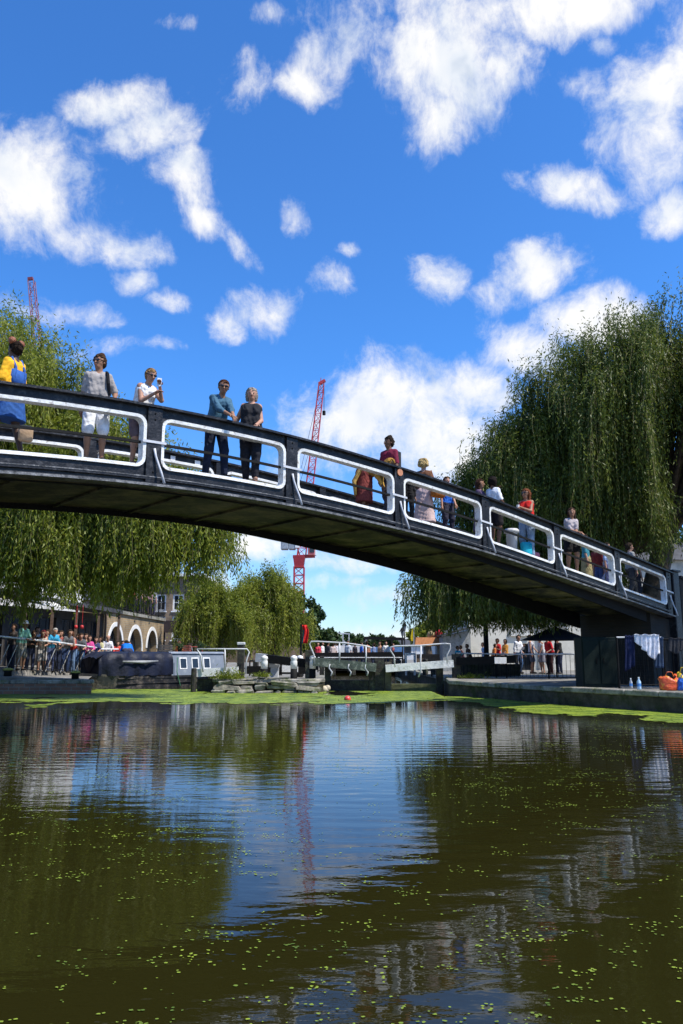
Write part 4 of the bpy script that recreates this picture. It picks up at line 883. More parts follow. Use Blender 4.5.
# arches
ar = thing('arched_vaults', (-11.4, 44, .45), 'yellow brick vaults with three round white edged arches and railed terrace on top', 'building')
mb = MB(); ha = []; C0, C1 = (-11.83, 39.35), (-11.45, 51.0); ln3 = math.hypot(C1[0]-C0[0], C1[1]-C0[1])
def s_of(u):    # distance along the vault front of a bearing
    k = ray(u, 650)[0]; dx, dy = (C1[0]-C0[0])/ln3, (C1[1]-C0[1])/ln3; return (k*C0[1]-C0[0])/(dx-k*dy)
for (u0, u1) in ((107.5,121.5),(128,141),(146.5,156)): ha.append((s_of(u0), s_of(u1), .46, 2.78, True))
a, d, n = wall(mb, C0, C1, .4, 3.45, .45, ha); mb.build('brick_front', [YB], ar)
nn = -n.normalized()
for h_ in ha:
    mb = MB(); r_ = (h_[1]-h_[0])/2; c_ = (h_[0]+h_[1])/2; zc_ = 2.78-r_; k = 20
    vs = []; fs = []
    for i in range(k+1):
        t_ = math.pi*i/k
        for rr_, off in ((r_, -.04), (r_+.22, -.04), (r_+.22, .0), (r_, .0)): vs.append(a+d*(c_-rr_*math.cos(t_))+nn*(-off)+V3(0,0,zc_+rr_*math.sin(t_)))
    for i in range(k):
        for q_ in range(4): fs.append((i*4+q_, i*4+4+q_, i*4+4+(q_+1) % 4, i*4+(q_+1) % 4))
    mb.add(vs, fs); mb.build('arch_surround', [RENDER], ar)
    mb = MB(); p = [a+d*h_[0]+n*.75, a+d*h_[1]+n*.75, a+d*h_[1]+n*.8, a+d*h_[0]+n*.8]; mb.hexa([q_+V3(0,0,.42) for q_ in p]+[q_+V3(0,0,2.8) for q_ in p]); mb.build('arch_glazing', [GLASS], ar)
    for j in (1, 2, 3):
        x = h_[0]+(h_[1]-h_[0])*j/4; mb = MB(); q_ = a+d*x+n*.72; mb.box((q_.x, q_.y, 1.6), (.05,.05,2.3)); mb.build('glazing_bar', [DARKF], ar)
mb = MB(); p = [a+nn*.12, a+d*ln3+nn*.12, a+d*ln3+n*8, a+n*8]; mb.hexa([q_+V3(0,0,3.45) for q_ in p]+[q_+V3(0,0,3.62) for q_ in p]); mb.build('terrace', [STONE], ar)
mb = MB(); p = [a+n*1.01, a+d*ln3+n*1.01, a+d*ln3+n*8, a+n*8]; mb.hexa([q_+V3(0,0,.4) for q_ in p]+[q_+V3(0,0,3.44) for q_ in p]); mb.build('vault_body', [YB], ar)
mb = MB(); 
for zz in (3.75, 4.62): mb.tube([a+nn*.05+V3(0,0,zz), a+d*ln3+nn*.05+V3(0,0,zz)], .03, 6)
for i in range(int(ln3/.14)): q_ = a+d*(i*.14)+nn*.05; mb.tube([q_+V3(0,0,3.63), q_+V3(0,0,4.62)], .011 if i % 12 else .035, 4)
mb.build('terrace_railing', [BLACKM], ar)
dp = MB(); q_ = a+nn*.1; dp.tube([q_+V3(0,0,.46), q_+V3(0,0,3.6)], .06, 8); dp.build('downpipe', [mat('brown_iron', (.12,.075,.05), .6)], ar)
def upperson(u, Y, z, label, topc, **k):
    k.setdefault('vox', .03); return person((X(u, Y), Y, z), k.pop('rot', 0), label, 'people on the terrace above the arches', topc=topc, **k)
upperson(130, 44, 3.62, 'person in red striped top standing on the terrace above the arches', (.55,.10,.10), lowc=(.03,.03,.05))
upperson(136, 44.5, 3.62, 'person in white shirt next to the red top on the terrace', (.7,.7,.72), lowc=(.03,.03,.04))
upperson(146.5, 47, 3.62, 'person in pale pink top on the terrace above the second arch', (.60,.35,.35), lowc=(.03,.03,.04), fem=True)
upperson(150.5, 47.5, 3.62, 'person in grey top at the corner of the terrace', (.4,.4,.42), lowc=(.05,.05,.08))
# brown brick block behind
bb = thing('brick_house', (-13, 62, .45), 'brown brick house with tall white sash windows behind the arches', 'building')
Yb = 62; mb = MB(); bx0 = X(140, Yb); bx1 = X(200, Yb); wh = []
for (u0, u1, v0, v1) in ((153.6,164,594,611),(170.5,182,594,611),(153.6,164,616,640),(170.5,182,616,640),(187,197,594,611)):
    wh.append((X(u0, Yb)-bx0, X(u1, Yb)-bx0, Z(v1, Yb), Z(v0, Yb)))
a, d, n = wall(mb, (bx0, Yb), (bx1, Yb), .4, 7.4, .4, wh); mb.build('front_wall', [BB], bb)
for h_ in wh: window(bb, a, d, n, *h_, (2,2), WHITE, .3, .13)
mb = MB(); mb.box(((bx0+bx1)/2, Yb+4, 3.9), (bx1-bx0, 7.2, 7.0)); mb.build('house_body', [BB], bb)
mb = MB(); mb.box(((bx0+bx1)/2, Yb+3.9, 7.52), (bx1-bx0+.4, 8.6, .22)); mb.build('cornice', [RENDER], bb)
mb = MB(); mb.box((bx0+1.2, Yb+3, 8.4), (.9, .9, 1.7)); mb.build('chimney', [BB], bb)
sb = thing('sign_board', (X(178,54), 54, .45), 'long blank dark brown board raised on posts in front of the brick house', 'board')
mb = MB(); c = P(178, 626.5, 54); mb.box(c, (X(195,54)-X(161,54), .12, .82), 0, .01); mb.build('board_panel', [mat('dark_brown_board', (.045,.028,.022), .7)], sb)
for u in (163, 193): mb = MB(); mb.box((X(u,54), 54.1, 1.7), (.12,.1,2.5)); mb.build('post', [BLACKM], sb)

# ------------------------------------------------------------------ left railing and the crowd on it
def rail_fence(label, pts, hgt, top_m, bar_m, gap=.13, post_every=1.8, cat='railing', low=.1, r=.028):
    root = thing('railing', tuple(pts[0]), label, cat)
    mb = MB(); mb.tube([p+V3(0,0,hgt) for p in pts], r, 8); mb.build('top_rail', [top_m], root)
    mb = MB(); mb.tube([p+V3(0,0,low) for p in pts], .014, 6); mb.build('bottom_rail', [bar_m], root)
    bars = MB()
    for a_, b2 in zip(pts[:-1], pts[1:]):
        L_ = (b2-a_).length; 
        for i in range(int(L_/gap)): p = a_.lerp(b2, i*gap/L_); bars.tube([p+V3(0,0,low), p+V3(0,0,hgt)], .008, 4, False)
        for i in range(int(L_/post_every)+1):
            p = a_.lerp(b2, min(1, i*post_every/L_)); mb = MB(); mb.tube([p, p+V3(0,0,hgt)], .03, 8); mb.build('post', [bar_m], root)
    if gap < 5: bars.build('bars', [bar_m], root)
    return root
RL = [V3(-20, 27.2, .90), V3(-13.2, 27.45, .87), V3(X(0,28), 28, .84), V3(X(55,30), 30, .68), V3(X(96,33.2), 33.2, .50)]
rail_fence('long white topped railing along the left quay with people leaning on it', RL, 1.10, mat('pale_rail', (.62,.62,.60), .4), BLACKM, .12, 1.9, r=.034)
for i in range(7):
    p = RL[2].lerp(RL[3], i/7) if i < 4 else RL[3].lerp(RL[4], (i-4)/3); mb = MB(); mb.beam(p+V3(-.28,-.10,.02), p+V3(.02,-.05,.85), .05, .02)
    tag(mb.build('rail_stay', [mat('pale_rail', (.62,.62,.60), .4)]), ('first','second','third','fourth','fifth','sixth','seventh')[i]+' slanting pale stay from the left propping the quay railing', 'stay', 'slanting stays of the left railing')
GQ = 'people leaning on the left quay railing'
def qz(x, y): return (.84-(y-28)*.08 if y < 30.4 else .66-(y-30.4)*.056)
def qperson(u, Y, label, topc, h=1.72, **k):
    if u < 97:                                   # stand just behind the railing
        Y = (28+(30-28)*u/55 if u < 55 else 30+(33.2-30)*(u-55)/41)+.42+(.3 if u in (30, 56.5, 95) else 0)
    x = X(u, Y); k.setdefault('vox', .024); k.setdefault('hl', (.15,-.40,1.08)); k.setdefault('hr', (-.12,-.42,1.08)); k.setdefault('lean', 14)
    return person((x, Y, max(.5, qz(x, Y))), k.pop('rot', 20), label, GQ, h=h, topc=topc, **k)
qperson(20.5, 28.7, 'man in white cap and pale green T-shirt at the left quay railing', (.25,.55,.42), 1.82, hat=(.8,.8,.8), rot=60, skin='tan', lowc=(.30,.28,.22), low='shorts', lowlen=.5)
qperson(30, 29.0, 'person in black bending low over the railing beside the white cap', (.02,.02,.022), 1.62, lean=32, hair='bob', rot=40, skin='tan')
qperson(42, 29.6, 'red haired woman in beige vest leaning on the left quay railing', (.60,.50,.42), 1.60, sleeve=0, fem=True, hair='long', hairc=(.22,.03,.03), lean=25, low='shorts', lowc=(.4,.38,.36), lowlen=.5)
qperson(50.5, 30.0, 'grey haired man in bright blue shirt leaning over the left railing', (.05,.36,.62), 1.72, hairc=(.45,.43,.4), lean=25, lowc=(.08,.10,.20), rot=45)
qperson(56.5, 30.7, 'small woman in grey top half hidden beside the bright blue shirt', (.20,.19,.19), 1.55, fem=True, hair='bob')
qperson(65, 31.0, 'man in grey T-shirt leaning forward with arms on the white rail', (.13,.13,.14), 1.74, rot=50, lean=25, lowc=(.04,.07,.16))
qperson(73, 31.4, 'woman in red vest with long brown hair and blue jeans at the rail', (.55,.03,.02), 1.70, sleeve=0, fem=True, hair='long', hairc=(.10,.04,.02), rot=-30, lowc=(.18,.28,.45))
qperson(80, 32.2, 'man in dark grey shirt and blue jeans next to the woman in red vest', (.10,.11,.12), 1.66, lowc=(.05,.12,.25))
qperson(88.5, 33.2, 'woman in bright pink jacket holding a white bag by the rail', (.62,.08,.28), 1.62, fem=True, hair='bob', lowc=(.03,.03,.08), sleeve=.9)
qperson(95, 34.5, 'person in navy top right of the pink jacket', (.05,.06,.15), 1.58, lowc=(.15,.07,.07), fem=True, hair='bob')
wb = MB(); c = P(90.5, 654, 32.9); wb.box(c, (.26,.10,.34), .3, .04); tag(wb.build('carrier_bag', [cloth((.7,.68,.66))]), 'white carrier bag hanging from the arm of the pink jacket', 'bag')
for (u, off, c_, h_, lab, kw) in ((36,1.3,(.55,.55,.5),1.74,'tall person in cream shirt standing behind the beige vest',dict(lowc=(.1,.09,.08))),(46,1.6,(.05,.05,.06),1.68,'person in black jacket behind the bright blue shirt',{}),(60,1.4,(.35,.08,.07),1.7,'person in brick red jumper standing behind the white rail',dict(hair='bob',fem=True)),
        (69,1.5,(.5,.5,.55),1.78,'tall man in pale grey shirt behind the woman in red vest',dict(hairc=(.3,.2,.1))),(77,1.3,(.08,.15,.35),1.66,'woman in blue cardigan standing in the second row on the left quay',dict(fem=True,hair='long')),(85,1.5,(.45,.3,.15),1.72,'man in tan jacket in the second row behind the pink jacket',{}),
        (12,1.2,(.12,.10,.09),1.75,'man in dark brown shirt left of the white cap under the willow',{}),(100,1.4,(.6,.55,.3),1.6,'person in pale yellow top near the end of the left railing',dict(fem=True,hair='bob'))):
    Yq = (28+(30-28)*u/55 if u < 55 else 30+(33.2-30)*(u-55)/41)+off; person((X(u,Yq), Yq, max(.5, qz(0,Yq))), (u*53) % 120-60, lab, GQ, h=h_, topc=c_, vox=.026, **kw)
qperson(107, 35.3, 'bald man in white T-shirt standing beside the narrowboat', (.68,.68,.72), 1.70, hair='bald', lowc=(.10,.16,.30), skin='fair')
qperson(117, 36.6, 'person in coral red top behind the boat bow', (.62,.08,.06), 1.45, hair='bob')
qperson(122, 37.6, 'person in dark red top behind the boat, next to coral red', (.35,.03,.04), 1.50)
qperson(128.5, 37.4, 'person in mint green top behind the boat', (.20,.50,.32), 1.45, fem=True, hair='bob')
# small railing round the boat landing
rail_fence('white painted railing beside the bow of the narrowboat', [V3(X(98,34),34,.5), V3(X(118,34.8),34.8,.5)], 1.05, WHITE, WHITE, 9, .65)
for u, v, Y in ((8,670,26.6),(75.5,670.5,27.2)):
    mo = thing('mooring_bollard', (X(u,Y), Y+.1, .60 if u < 20 else .50), ('short mossy topped iron bollard at the %s of the left quay' % ('shaded left end' if u < 20 else 'right end')), 'bollard', 'mooring bollards')
    b0 = Vector(mo.location); mb = MB(); mb.lathe(b0, [(.13,0),(.12,.14),(.17,.20)], 12); mb.build('stem', [BLACKM], mo, True)
    mb = MB(); mb.lathe(b0, [(.17,.20),(.16,.25),(.06,.28)], 12); mb.build('cap', [mat('mossy_top', (.36,.34,.08), .9, .3, 20)], mo, True)

# ------------------------------------------------------------------ narrowboat
nbt = thing('narrowboat', (X(150,32), 32, 0), 'black and pale grey narrowboat with a dark blue tarpaulin over its bow', 'narrowboat')
p0 = V3(X(100,30.4), 30.4, 0); dirb = (V3(X(226,35.4), 35.4, 0)-p0); LB = dirb.length+.4; dirb.normalize(); nrm = V3(-dirb.y, dirb.x, 0)
def bt_(s, w, z): return p0+dirb*s+nrm*w+V3(0,0,z)
HULL = mat('black_hull', (.022,.022,.024), .45, .4, 3, .2, 12, stain=((.13,.11,.09), 4, .3)); GREYC = mat('pale_grey_cabin', (.18,.21,.255), .5, .08, 3, .1, stain=((.30,.32,.34), 3, .1))
mb = MB(); st_ = [(-.25,.95,1.15,.62),(.25,.45,1.65,.58),(.9,.08,2.02,.52),(2.0,0,2.1,.47),(6,0,2.1,.46),(LB,0,2.1,.5)]; vs = []; fs = []
for s_, w0, w1, zt_ in st_: vs += [bt_(s_, w0+.06, -.25), bt_(s_, w1-.06, -.25), bt_(s_, w1, zt_), bt_(s_, w0, zt_)]
for i in range(len(st_)-1):
    for k in range(4): fs.append((4*i+k, 4*i+4+k, 4*i+4+(k+1) % 4, 4*i+(k+1) % 4))
fs += [(3,2,1,0), tuple(range(4*len(st_)-4, 4*len(st_)))]; mb.add(vs, fs); mb.build('hull', [HULL], nbt)
for zz in (.20, .40): mb = MB(); mb.beam(bt_(.9,.04,zz), bt_(LB,-.035,zz), .05, .035); mb.build('rubbing_strake', [HULL], nbt)
cs0 = 3.55; mb = MB(); mb.hexa([bt_(cs0,.10,.47), bt_(LB-.35,.10,.47), bt_(LB-.35,2.0,.47), bt_(cs0,2.0,.47), bt_(cs0+.05,.24,1.36), bt_(LB-.35,.24,1.36), bt_(LB-.35,1.86,1.36), bt_(cs0+.05,1.86,1.36)]); mb.build('cabin', [GREYC], nbt)
mb = MB(); mb.hexa([bt_(cs0-.06,.18,1.362), bt_(LB-.30,.18,1.362), bt_(LB-.30,1.92,1.362), bt_(cs0-.06,1.92,1.362), bt_(cs0-.06,.30,1.44), bt_(LB-.30,.30,1.44), bt_(LB-.30,1.80,1.44), bt_(cs0-.06,1.80,1.44)]); mb.build('cabin_roof', [GREYC], nbt)
for k, s_ in enumerate((4.0, 4.65, 5.3)):
    mb = MB(); w_ = .40
    off = lambda z: .10+.14*(z-.47)/.89-.012
    mb.hexa([bt_(s_,off(.72),.72), bt_(s_+w_,off(.72),.72), bt_(s_+w_,off(.72)+.03,.72), bt_(s_,off(.72)+.03,.72), bt_(s_,off(1.2),1.2), bt_(s_+w_,off(1.2),1.2), bt_(s_+w_,off(1.2)+.03,1.2), bt_(s_,off(1.2)+.03,1.2)]); wf_ = mb.build('window_frame', [WHITE], nbt)
    mb = MB(); q_ = .05; o2 = -.01
    mb.hexa([bt_(s_+q_,off(.77)+o2,.77), bt_(s_+w_-q_,off(.77)+o2,.77), bt_(s_+w_-q_,off(.77),.77), bt_(s_+q_,off(.77),.77), bt_(s_+q_,off(1.15)+o2,1.15), bt_(s_+w_-q_,off(1.15)+o2,1.15), bt_(s_+w_-q_,off(1.15),1.15), bt_(s_+q_,off(1.15),1.15)]); mb.build('pane', [GLASS], wf_)
# tarpaulin: sagging cloth from the cabin front down to the bow
mb = MB(); nu, nv = 26, 18; vs = []
for i in range(nu+1):
    s_ = .25+(cs0+.0-.25)*i/nu
    for j in range(nv+1):
        t_ = j/nv; a_ = math.pi*t_; w_ = 1.05-1.06*math.cos(a_)*(.62+.38*min(1, i/6)); hh = 1.40 if i > 3 else 1.40-.20*(3-i)/3
        z_ = .50+(hh-.50)*min(1, math.sin(a_)*1.9)**.8; wob = .045*math.sin(i*1.3+j*.9)+.03*math.sin(i*.6-j*1.7)+.02*math.sin(i*2.9+j*2.1)
        vs.append(bt_(s_+wob*.6, w_+(wob if j < nv/2 else -wob), z_+wob*.7*(1 if 0 < j < nv else .4)))
fs = [(i*(nv+1)+j, (i+1)*(nv+1)+j, (i+1)*(nv+1)+j+1, i*(nv+1)+j+1) for i in range(nu) for j in range(nv)]
c0 = len(vs); vs.append(bt_(.25, 1.05, .52)); fs += [(j, c0, j+1) for j in range(nv)]
mb.add(vs, fs); mb.build('tarpaulin', [mat('blue_black_tarp', (.007,.010,.026), .55, .3, 3, .4, 9, spec=.25)], nbt, True)
mb = MB(); mb.tube([bt_(1.0,-.06,1.05), bt_(2.0,-.10,1.02), bt_(2.7,-.06,1.06)], [.03,.07,.02], 8); mb.build('fender', [mat('grey_fender', (.30,.31,.31), .6)], nbt, True)
mb = MB(); mb.tube([bt_(3.75,.02,1.2), bt_(3.7,-.05,.6), bt_(3.9,-.05,.05)], .018, 6); mb.build('rope', [mat('green_rope', (.06,.22,.10), .8)], nbt)
blp = person(tuple(bt_(2.6, 1.9, .50)), 200, 'person in bright blue shirt bending over behind the narrowboat tarpaulin', 'people leaning on the left quay railing', h=1.75, lean=58, topc=(.01,.16,.62), vox=.022, fat=1.25, hl=(.2,-.5,.75), hr=(-.2,-.5,.75), lowc=(.05,.05,.08))
blp.get('root')
person((X(179,36.5), 36.5, .45), -20, 'person with dark hair and orange top standing behind the narrowboat roof', 'people leaning on the left quay railing', h=1.52, topc=(.65,.16,.03), vox=.024, skin='tan')
# plants, gas bottle and clutter on the roof
for i, (s_, w_, kind) in enumerate(((3.9,1.0,'crate'),(4.5,.8,'plant'),(5.1,1.2,'crate'),(5.7,.9,'plant'))):
    c = bt_(s_, w_, 1.44)
    if kind == 'crate':
        mb = MB(); 
        for z_ in (.05,.15,.25):
            for k in (-1, 1): mb.box(c+V3(0,.17*k,z_), (.48,.02,.07)); mb.box(c+V3(.23*k,0,z_), (.02,.32,.07))
        for kx in (-1,1):
            for ky in (-1,1): mb.box(c+V3(.21*kx,.15*ky,.15), (.03,.03,.3))
        mb.box(c+V3(0,0,.02), (.46,.32,.02)); tag(mb.build('crate', [mat('crate_wood_%d' % i, ((.10,.09,.08),(.20,.05,.03))[i > 1], .8)]), ('dark slatted crate on the narrowboat roof nearest the tarpaulin', 'reddish slatted crate farther back on the narrowboat roof')[i > 1], 'crate')
    else:
        pr_ = thing('potted_plant', tuple(c), ('small dark potted plant in the middle of the boat roof', 'small potted plant near the rear of the boat roof')[i > 2], 'plant'); mb = MB(); mb.lathe(c, [(.08,0),(.12,.16),(.12,.18)], 10); mb.build('pot', [BLACKM], pr_, True)
        rg = np.random.default_rng(i); pp = np.array(c)+[0,0,.25]+rg.normal(0,.09,(160,3)); v_, f_2 = leaves(pp, rg.normal(size=pp.shape)+[0,0,.6], .11, .04, rg); link('foliage', v_, f_2, LT, pr_)
# bicycles parked behind the boat
def bicycle(loc, rot, colr):
    r_ = thing('bicycle', (0,0,0), 'x', 'bicycle', 'bicycles parked behind the narrowboat'); fm_ = mat('bike_%s' % colr[0], colr[1], .4)
    for x in (-.52, .52):
        mb = MB(); mb.tube([(x+.33*math.cos(2*math.pi*k/20), 0, .34+.33*math.sin(2*math.pi*k/20)) for k in range(21)], .018, 6); w_ = mb.build('wheel', [BLACKM], r_)
        mb = MB(); 
        for k in range(8): a_ = math.pi*k/8; mb.tube([(x+.32*math.cos(a_),0,.34+.32*math.sin(a_)), (x-.32*math.cos(a_),0,.34-.32*math.sin(a_))], .003, 3, False)
        mb.build('spokes', [WHITE2], w_)
    mb = MB(); B_, S_, H_, F_, K_ = V3(-.08,0,.28), V3(-.22,0,.82), V3(.34,0,.85), V3(.52,0,.34), V3(-.52,0,.34)
    for p, q_ in ((B_,S_),(S_,H_),(B_,H_+V3(.02,0,-.08)),(H_,F_),(B_,K_),(S_,K_)): mb.tube([p, q_], .018, 6)
    mb.build('frame', [fm_], r_)
    mb = MB(); mb.tube([H_, H_+V3(-.02,0,.15)], .014, 6); mb.tube([H_+V3(.02,-.28,.18), H_+V3(-.02,0,.16), H_+V3(.02,.28,.18)], .013, 6); mb.build('handlebar', [BLACKM], r_)
    mb = MB(); mb.tube([S_, S_+V3(-.02,0,.1)], .014, 6); mb.ball(S_+V3(-.03,0,.13), .13, 10, 6, (1,.5,.25)); mb.build('saddle', [BLACKM], r_, True)
    mb = MB(); mb.tube([B_+V3(0,-.08,0), B_+V3(0,.08,0)], .09, 14); mb.build('crank', [BLACKM], r_)
    r_.location = loc; r_.rotation_euler = (0, 0, R(rot)); return r_
bkx = [(176,41.5,8,('dark',(.03,.03,.03)),'dark bicycle leftmost in the row behind the narrowboat'),(185,42,-12,('silver',(.35,.36,.38)),'silver bicycle second in the row behind the narrowboat'),(194,41.6,15,('red',(.45,.03,.02)),'red bicycle third in the row behind the narrowboat'),(203,42.3,-5,('black',(.02,.02,.02)),'black bicycle rightmost in the row behind the narrowboat')]
mb = MB(); mb.box((X(190,42), 42.2, .66), (3.6,1.6,.46), 0, .02); tag(mb.build('stone_platform', [DSTONE]), 'low stone platform that the parked bicycles stand on', 'platform')
for u, Y, rot, c_, lab in bkx: tag(bicycle((X(u,Y), Y, .89), rot, c_), lab)

# ------------------------------------------------------------------ locks
def bank_fill(poly, z0, z1, name, m, label=None, cat=None):
    mb = MB(); mb.prism([V3(x, y, z1) for x, y in poly], (0,0,z0-z1)); return mb.build(name, [m])
# rough stones on the nose of the island
rg = random.Random(5)
STONE2 = mat('pale_broken_stone', (.27, .245, .20), .95, .5, 5, .8, 16, col2=(.075, .07, .055), stain=((.10, .12, .035), 4, .25))
def rough_stone(c, d, rz_, label):
    mb = MB(); mb.box((0,0,0), d, 0, min(d)*.30); rot = Matrix.Rotation(rz_, 3, 'Z') @ Matrix.Rotation(rg.uniform(-.10,.10), 3, 'Y')
    mb.v = [tuple(Vector(c)+rot@(Vector(v)*rg.uniform(.88,1.10)+V3(rg.uniform(-.03,.03), rg.uniform(-.03,.03), rg.uniform(-.02,.02)))) for v in mb.v]
    return tag(mb.build('edge_stone', [STONE2 if rg.random() < .7 else STONE]), label, 'stone', 'rough stones edging the lock island')
for row, (zc_, hh, yy, ins) in enumerate(((-.02,.24,27.98,0),(.17,.16,28.03,.1),(.32,.13,28.10,.15),(.46,.07,28.4,.5))):
    x = -4.5+ins*rg.uniform(.5,2); lim = -.95-ins*(3 if row > 2 else 1)
    ns_ = 0
    while x < lim:
        ns_ += 1; w_ = rg.choice((.22,.3,.42,.6,.85))*rg.uniform(.8,1.2)
        rough_stone((x+w_/2, yy+rg.uniform(-.07,.08), zc_+rg.uniform(-.03,.03)), (w_*.98, .5, hh*rg.uniform(.75,1.15)), rg.uniform(-.12,.12), '%s from the left of the %s' % (('first','second','third','fourth','fifth','sixth','seventh','eighth','ninth','tenth','eleventh','twelfth','thirteenth')[min(ns_-1,12)], ('mossy foot stones along the lock island waterline','rough stones in the lower course of the island wall','rough stones in the upper course of the island wall','loose broken slabs lying on the island wall')[row])); x += w_+rg.uniform(0,.04)+(rg.random() < .25)*.12*(row > 1)
def grass_tuft(label, c, r_, n_, hgt, seed, m=LW):
    rg_ = np.random.default_rng(seed); pp = np.array(c)+rg_.normal(0, 1, (n_, 3))*[r_, r_*.7, hgt*.30]; pp[:, 2] = np.maximum(pp[:, 2], c[2]); v_, f_2 = leaves(pp, rg_.normal(size=pp.shape)*[1,1,.5]+[0,0,.9], .13, .03, rg_); tag(link('weed_clump', v_, f_2, m), label, 'plant')
grass_tuft('bright green weeds growing on the island stones by the white beam', (X(229,28.3), 28.3, .48), .26, 900, .45, 3)
grass_tuft('small weeds between the stones near the black and white bollard', (X(262,28.2), 28.2, .55), .14, 240, .2, 4)
grass_tuft('weeds on the right bank at the foot of the gate', (X(470,29.5), 29.5, .46), .3, 400, .2, 6)
# mooring pile
mb = MB(); c = V3(X(194.5,28.7), 28.7, 0); mb.lathe(c, [(.10,-.4),(.10,.80),(.085,.84)], 10); tag(mb.build('mooring_pile', [TIMBER]), 'weathered dark timber pile standing in the duckweed by the boat', 'post')
def tube_rail(label, pts, r_, m, name='handrail'):
    mb = MB(); 
    for p in pts: mb.tube(p, r_, 8)
    return tag(mb.build(name, [m], None, True), label, 'handrail')
def hoop(u0, u1, v0, v1, vb, Y, curl=1, mids=()):
    """bent pipe handrail: rises at u0, runs along the top and curves down at u1"""
    a_ = P(u0, vb, Y); b2 = P(u0, v0, Y); c2 = P(u1, v1, Y); d2_ = P(u1, vb, Y)
    return a_, b2, c2, d2_
# left lock: white walkway beam with post and rail
lk1 = thing('lock_gate', (X(218,29), 29, 0), 'white timber lock beam with pipe handrail between the narrowboat and the island', 'lock gate', 'lock gates')
Y1 = 29.0; mb = MB(); a_ = P(197, 673, Y1); b2 = P(239, 670.5, Y1); mb.beam(a_, b2, .30, .28); mb.build('balance_beam', [WHITE], lk1)
mb = MB(); mb.box((X(241,29.1), 29.1, (Z(645,29.1))/2), (.24,.26,Z(645,29.1))); mb.build('heel_post', [TIMBER], lk1)
mb = MB(); q_ = V3(X(241,29.1), 29.1, Z(645,29.1)); mb.box(q_+V3(0,0,.05), (.28,.30,.10), 0, .02); mb.build('post_cap', [WHITE2], lk1)
mb = MB(); mb.hexa([V3(X(198,29.1),29.12,-.3), V3(X(238,29.1),29.12,-.3), V3(X(238,29.1),29.25,-.3), V3(X(198,29.1),29.25,-.3), V3(X(198,29.1),29.12,.45), V3(X(238,29.1),29.12,.5), V3(X(238,29.1),29.25,.5), V3(X(198,29.1),29.25,.45)]); mb.build('gate_leaf', [TIMBER], lk1)
mb = MB(); top1 = [P(197,649,Y1-.2), P(224,649,Y1-.2), P(247,649,Y1-.2), P(249.2,652,Y1-.2), P(246.5,660,Y1-.2), P(245.5,674,Y1-.2)]; mb.tube(top1, .026, 8); 
mb.tube([P(225,649,Y1-.2), P(225,671,Y1-.2)], .028, 8); mb.tube([P(197,649,Y1-.2), P(201,656,Y1-.2), P(203,672,Y1-.2)], .028, 8); mb.build('handrail', [WHITE2], lk1, True)
# left balance beam lying over the island
lb = thing('balance_beam', (X(290,30), 30, GZ), 'long black balance beam with a grey painted end over the lock island', 'balance beam')
mb = MB(); a_ = P(266, 658.5, 30); b2 = P(312, 664, 29.6); mb.beam(a_, b2, .32, .30); mb.build('beam', [BLACKM], lb)
mb = MB(); a0_ = P(257, 657.6, 30.1); mb.beam(a0_, a_, .33, .31); mb.build('painted_end', [WHITE2], lb)
mb = MB(); a_ = P(247, 670, 31); b2 = P(306, 670, 31); mb.beam(a_, b2, .2, .30); tag(mb.build('timber_baulk', [BLACKM]), 'black horizontal timber behind the island bollards', 'timber')
wp = MB(); c = P(290, 669, 30.8); wp.box(c, (.62,.06,.24), 0, .005); tag(wp.build('notice_board', [WHITE]), 'blank white notice fixed low behind the island bollards', 'board')
wg = thing('winding_gear', (X(275,30.4), 30.4, GZ), 'grey cast iron winding gear on the lock island', 'winding gear')
mb = MB(); c = Vector(wg.location); mb.box(c+V3(0,0,.22), (.30,.26,.44), 0, .02); mb.build('housing', [WHITE2], wg); mb = MB(); mb.tube([c+V3(-.2,-.16,.5), c+V3(.2,-.16,.5)], .11, 12); mb.build('drum', [WHITE2], wg); mb = MB(); mb.tube([c+V3(.2,-.16,.5), c+V3(.34,-.16,.5), c+V3(.34,-.16,.72)], .02, 6); mb.build('crank', [BLACKM], wg)
for u, Yx, lab in ((264.5,29.0,'black bollard with white top nearest the grey beam end'),(294,29.0,'black bollard with white top in the middle of the island'),(312.5,29.4,'black bollard with white top beside the tall gate post'),(300,31.5,'black bollard with white top standing furthest back on the island')):
    bo_ = thing('bollard', (X(u,Yx), Yx, GZ), lab, 'bollard', 'black and white bollards on the lock island'); c = Vector(bo_.location)
    mb = MB(); mb.lathe(c, [(.13,0),(.125,.02),(.12,.36)], 14); mb.build('shaft', [BLACKM], bo_, True)
    mb = MB(); mb.lathe(c, [(.124,.36),(.122,.62),(.10,.68),(.13,.72),(.11,.80),(.03,.84)], 14); mb.build('head', [WHITE], bo_, True)
# main lock gates
GREEN_T = mat('greenish_timber', (.085,.11,.085), .7, .3, 5, .3, 16, stain=((.30,.32,.26), 5, .2)); WHT = mat('weathered_white_timber', (.80,.80,.77), .6, .1, 5, .3, 20, stain=((.35,.36,.28), 6, .1))
YG = 29.6
gl = thing('lock_gate', (X(350,YG), YG, 0), 'dark left leaf of the lock gate with green walkway board and pipe handrail', 'lock gate', 'lock gates')
mb = MB(); xa, xb = X(326,YG), X(380,YG)
def slab(x0, x1, z0, z1, y0=YG, th=.22, m=TIMBER, nm='gate_leaf', pr=None):
    mb = MB(); mb.box(((x0+x1)/2, y0+th/2, (z0+z1)/2), (x1-x0, th, z1-z0), 0, .01); return mb.build(nm, [m], pr)
slab(xa, xb, -.4, Z(680,YG), pr=gl)
for u in (328, 372): slab(X(u-3.2,YG), X(u+3.2,YG), -.35, Z(664,YG), YG-.08, .2, TIMBER, 'gate_frame', gl)
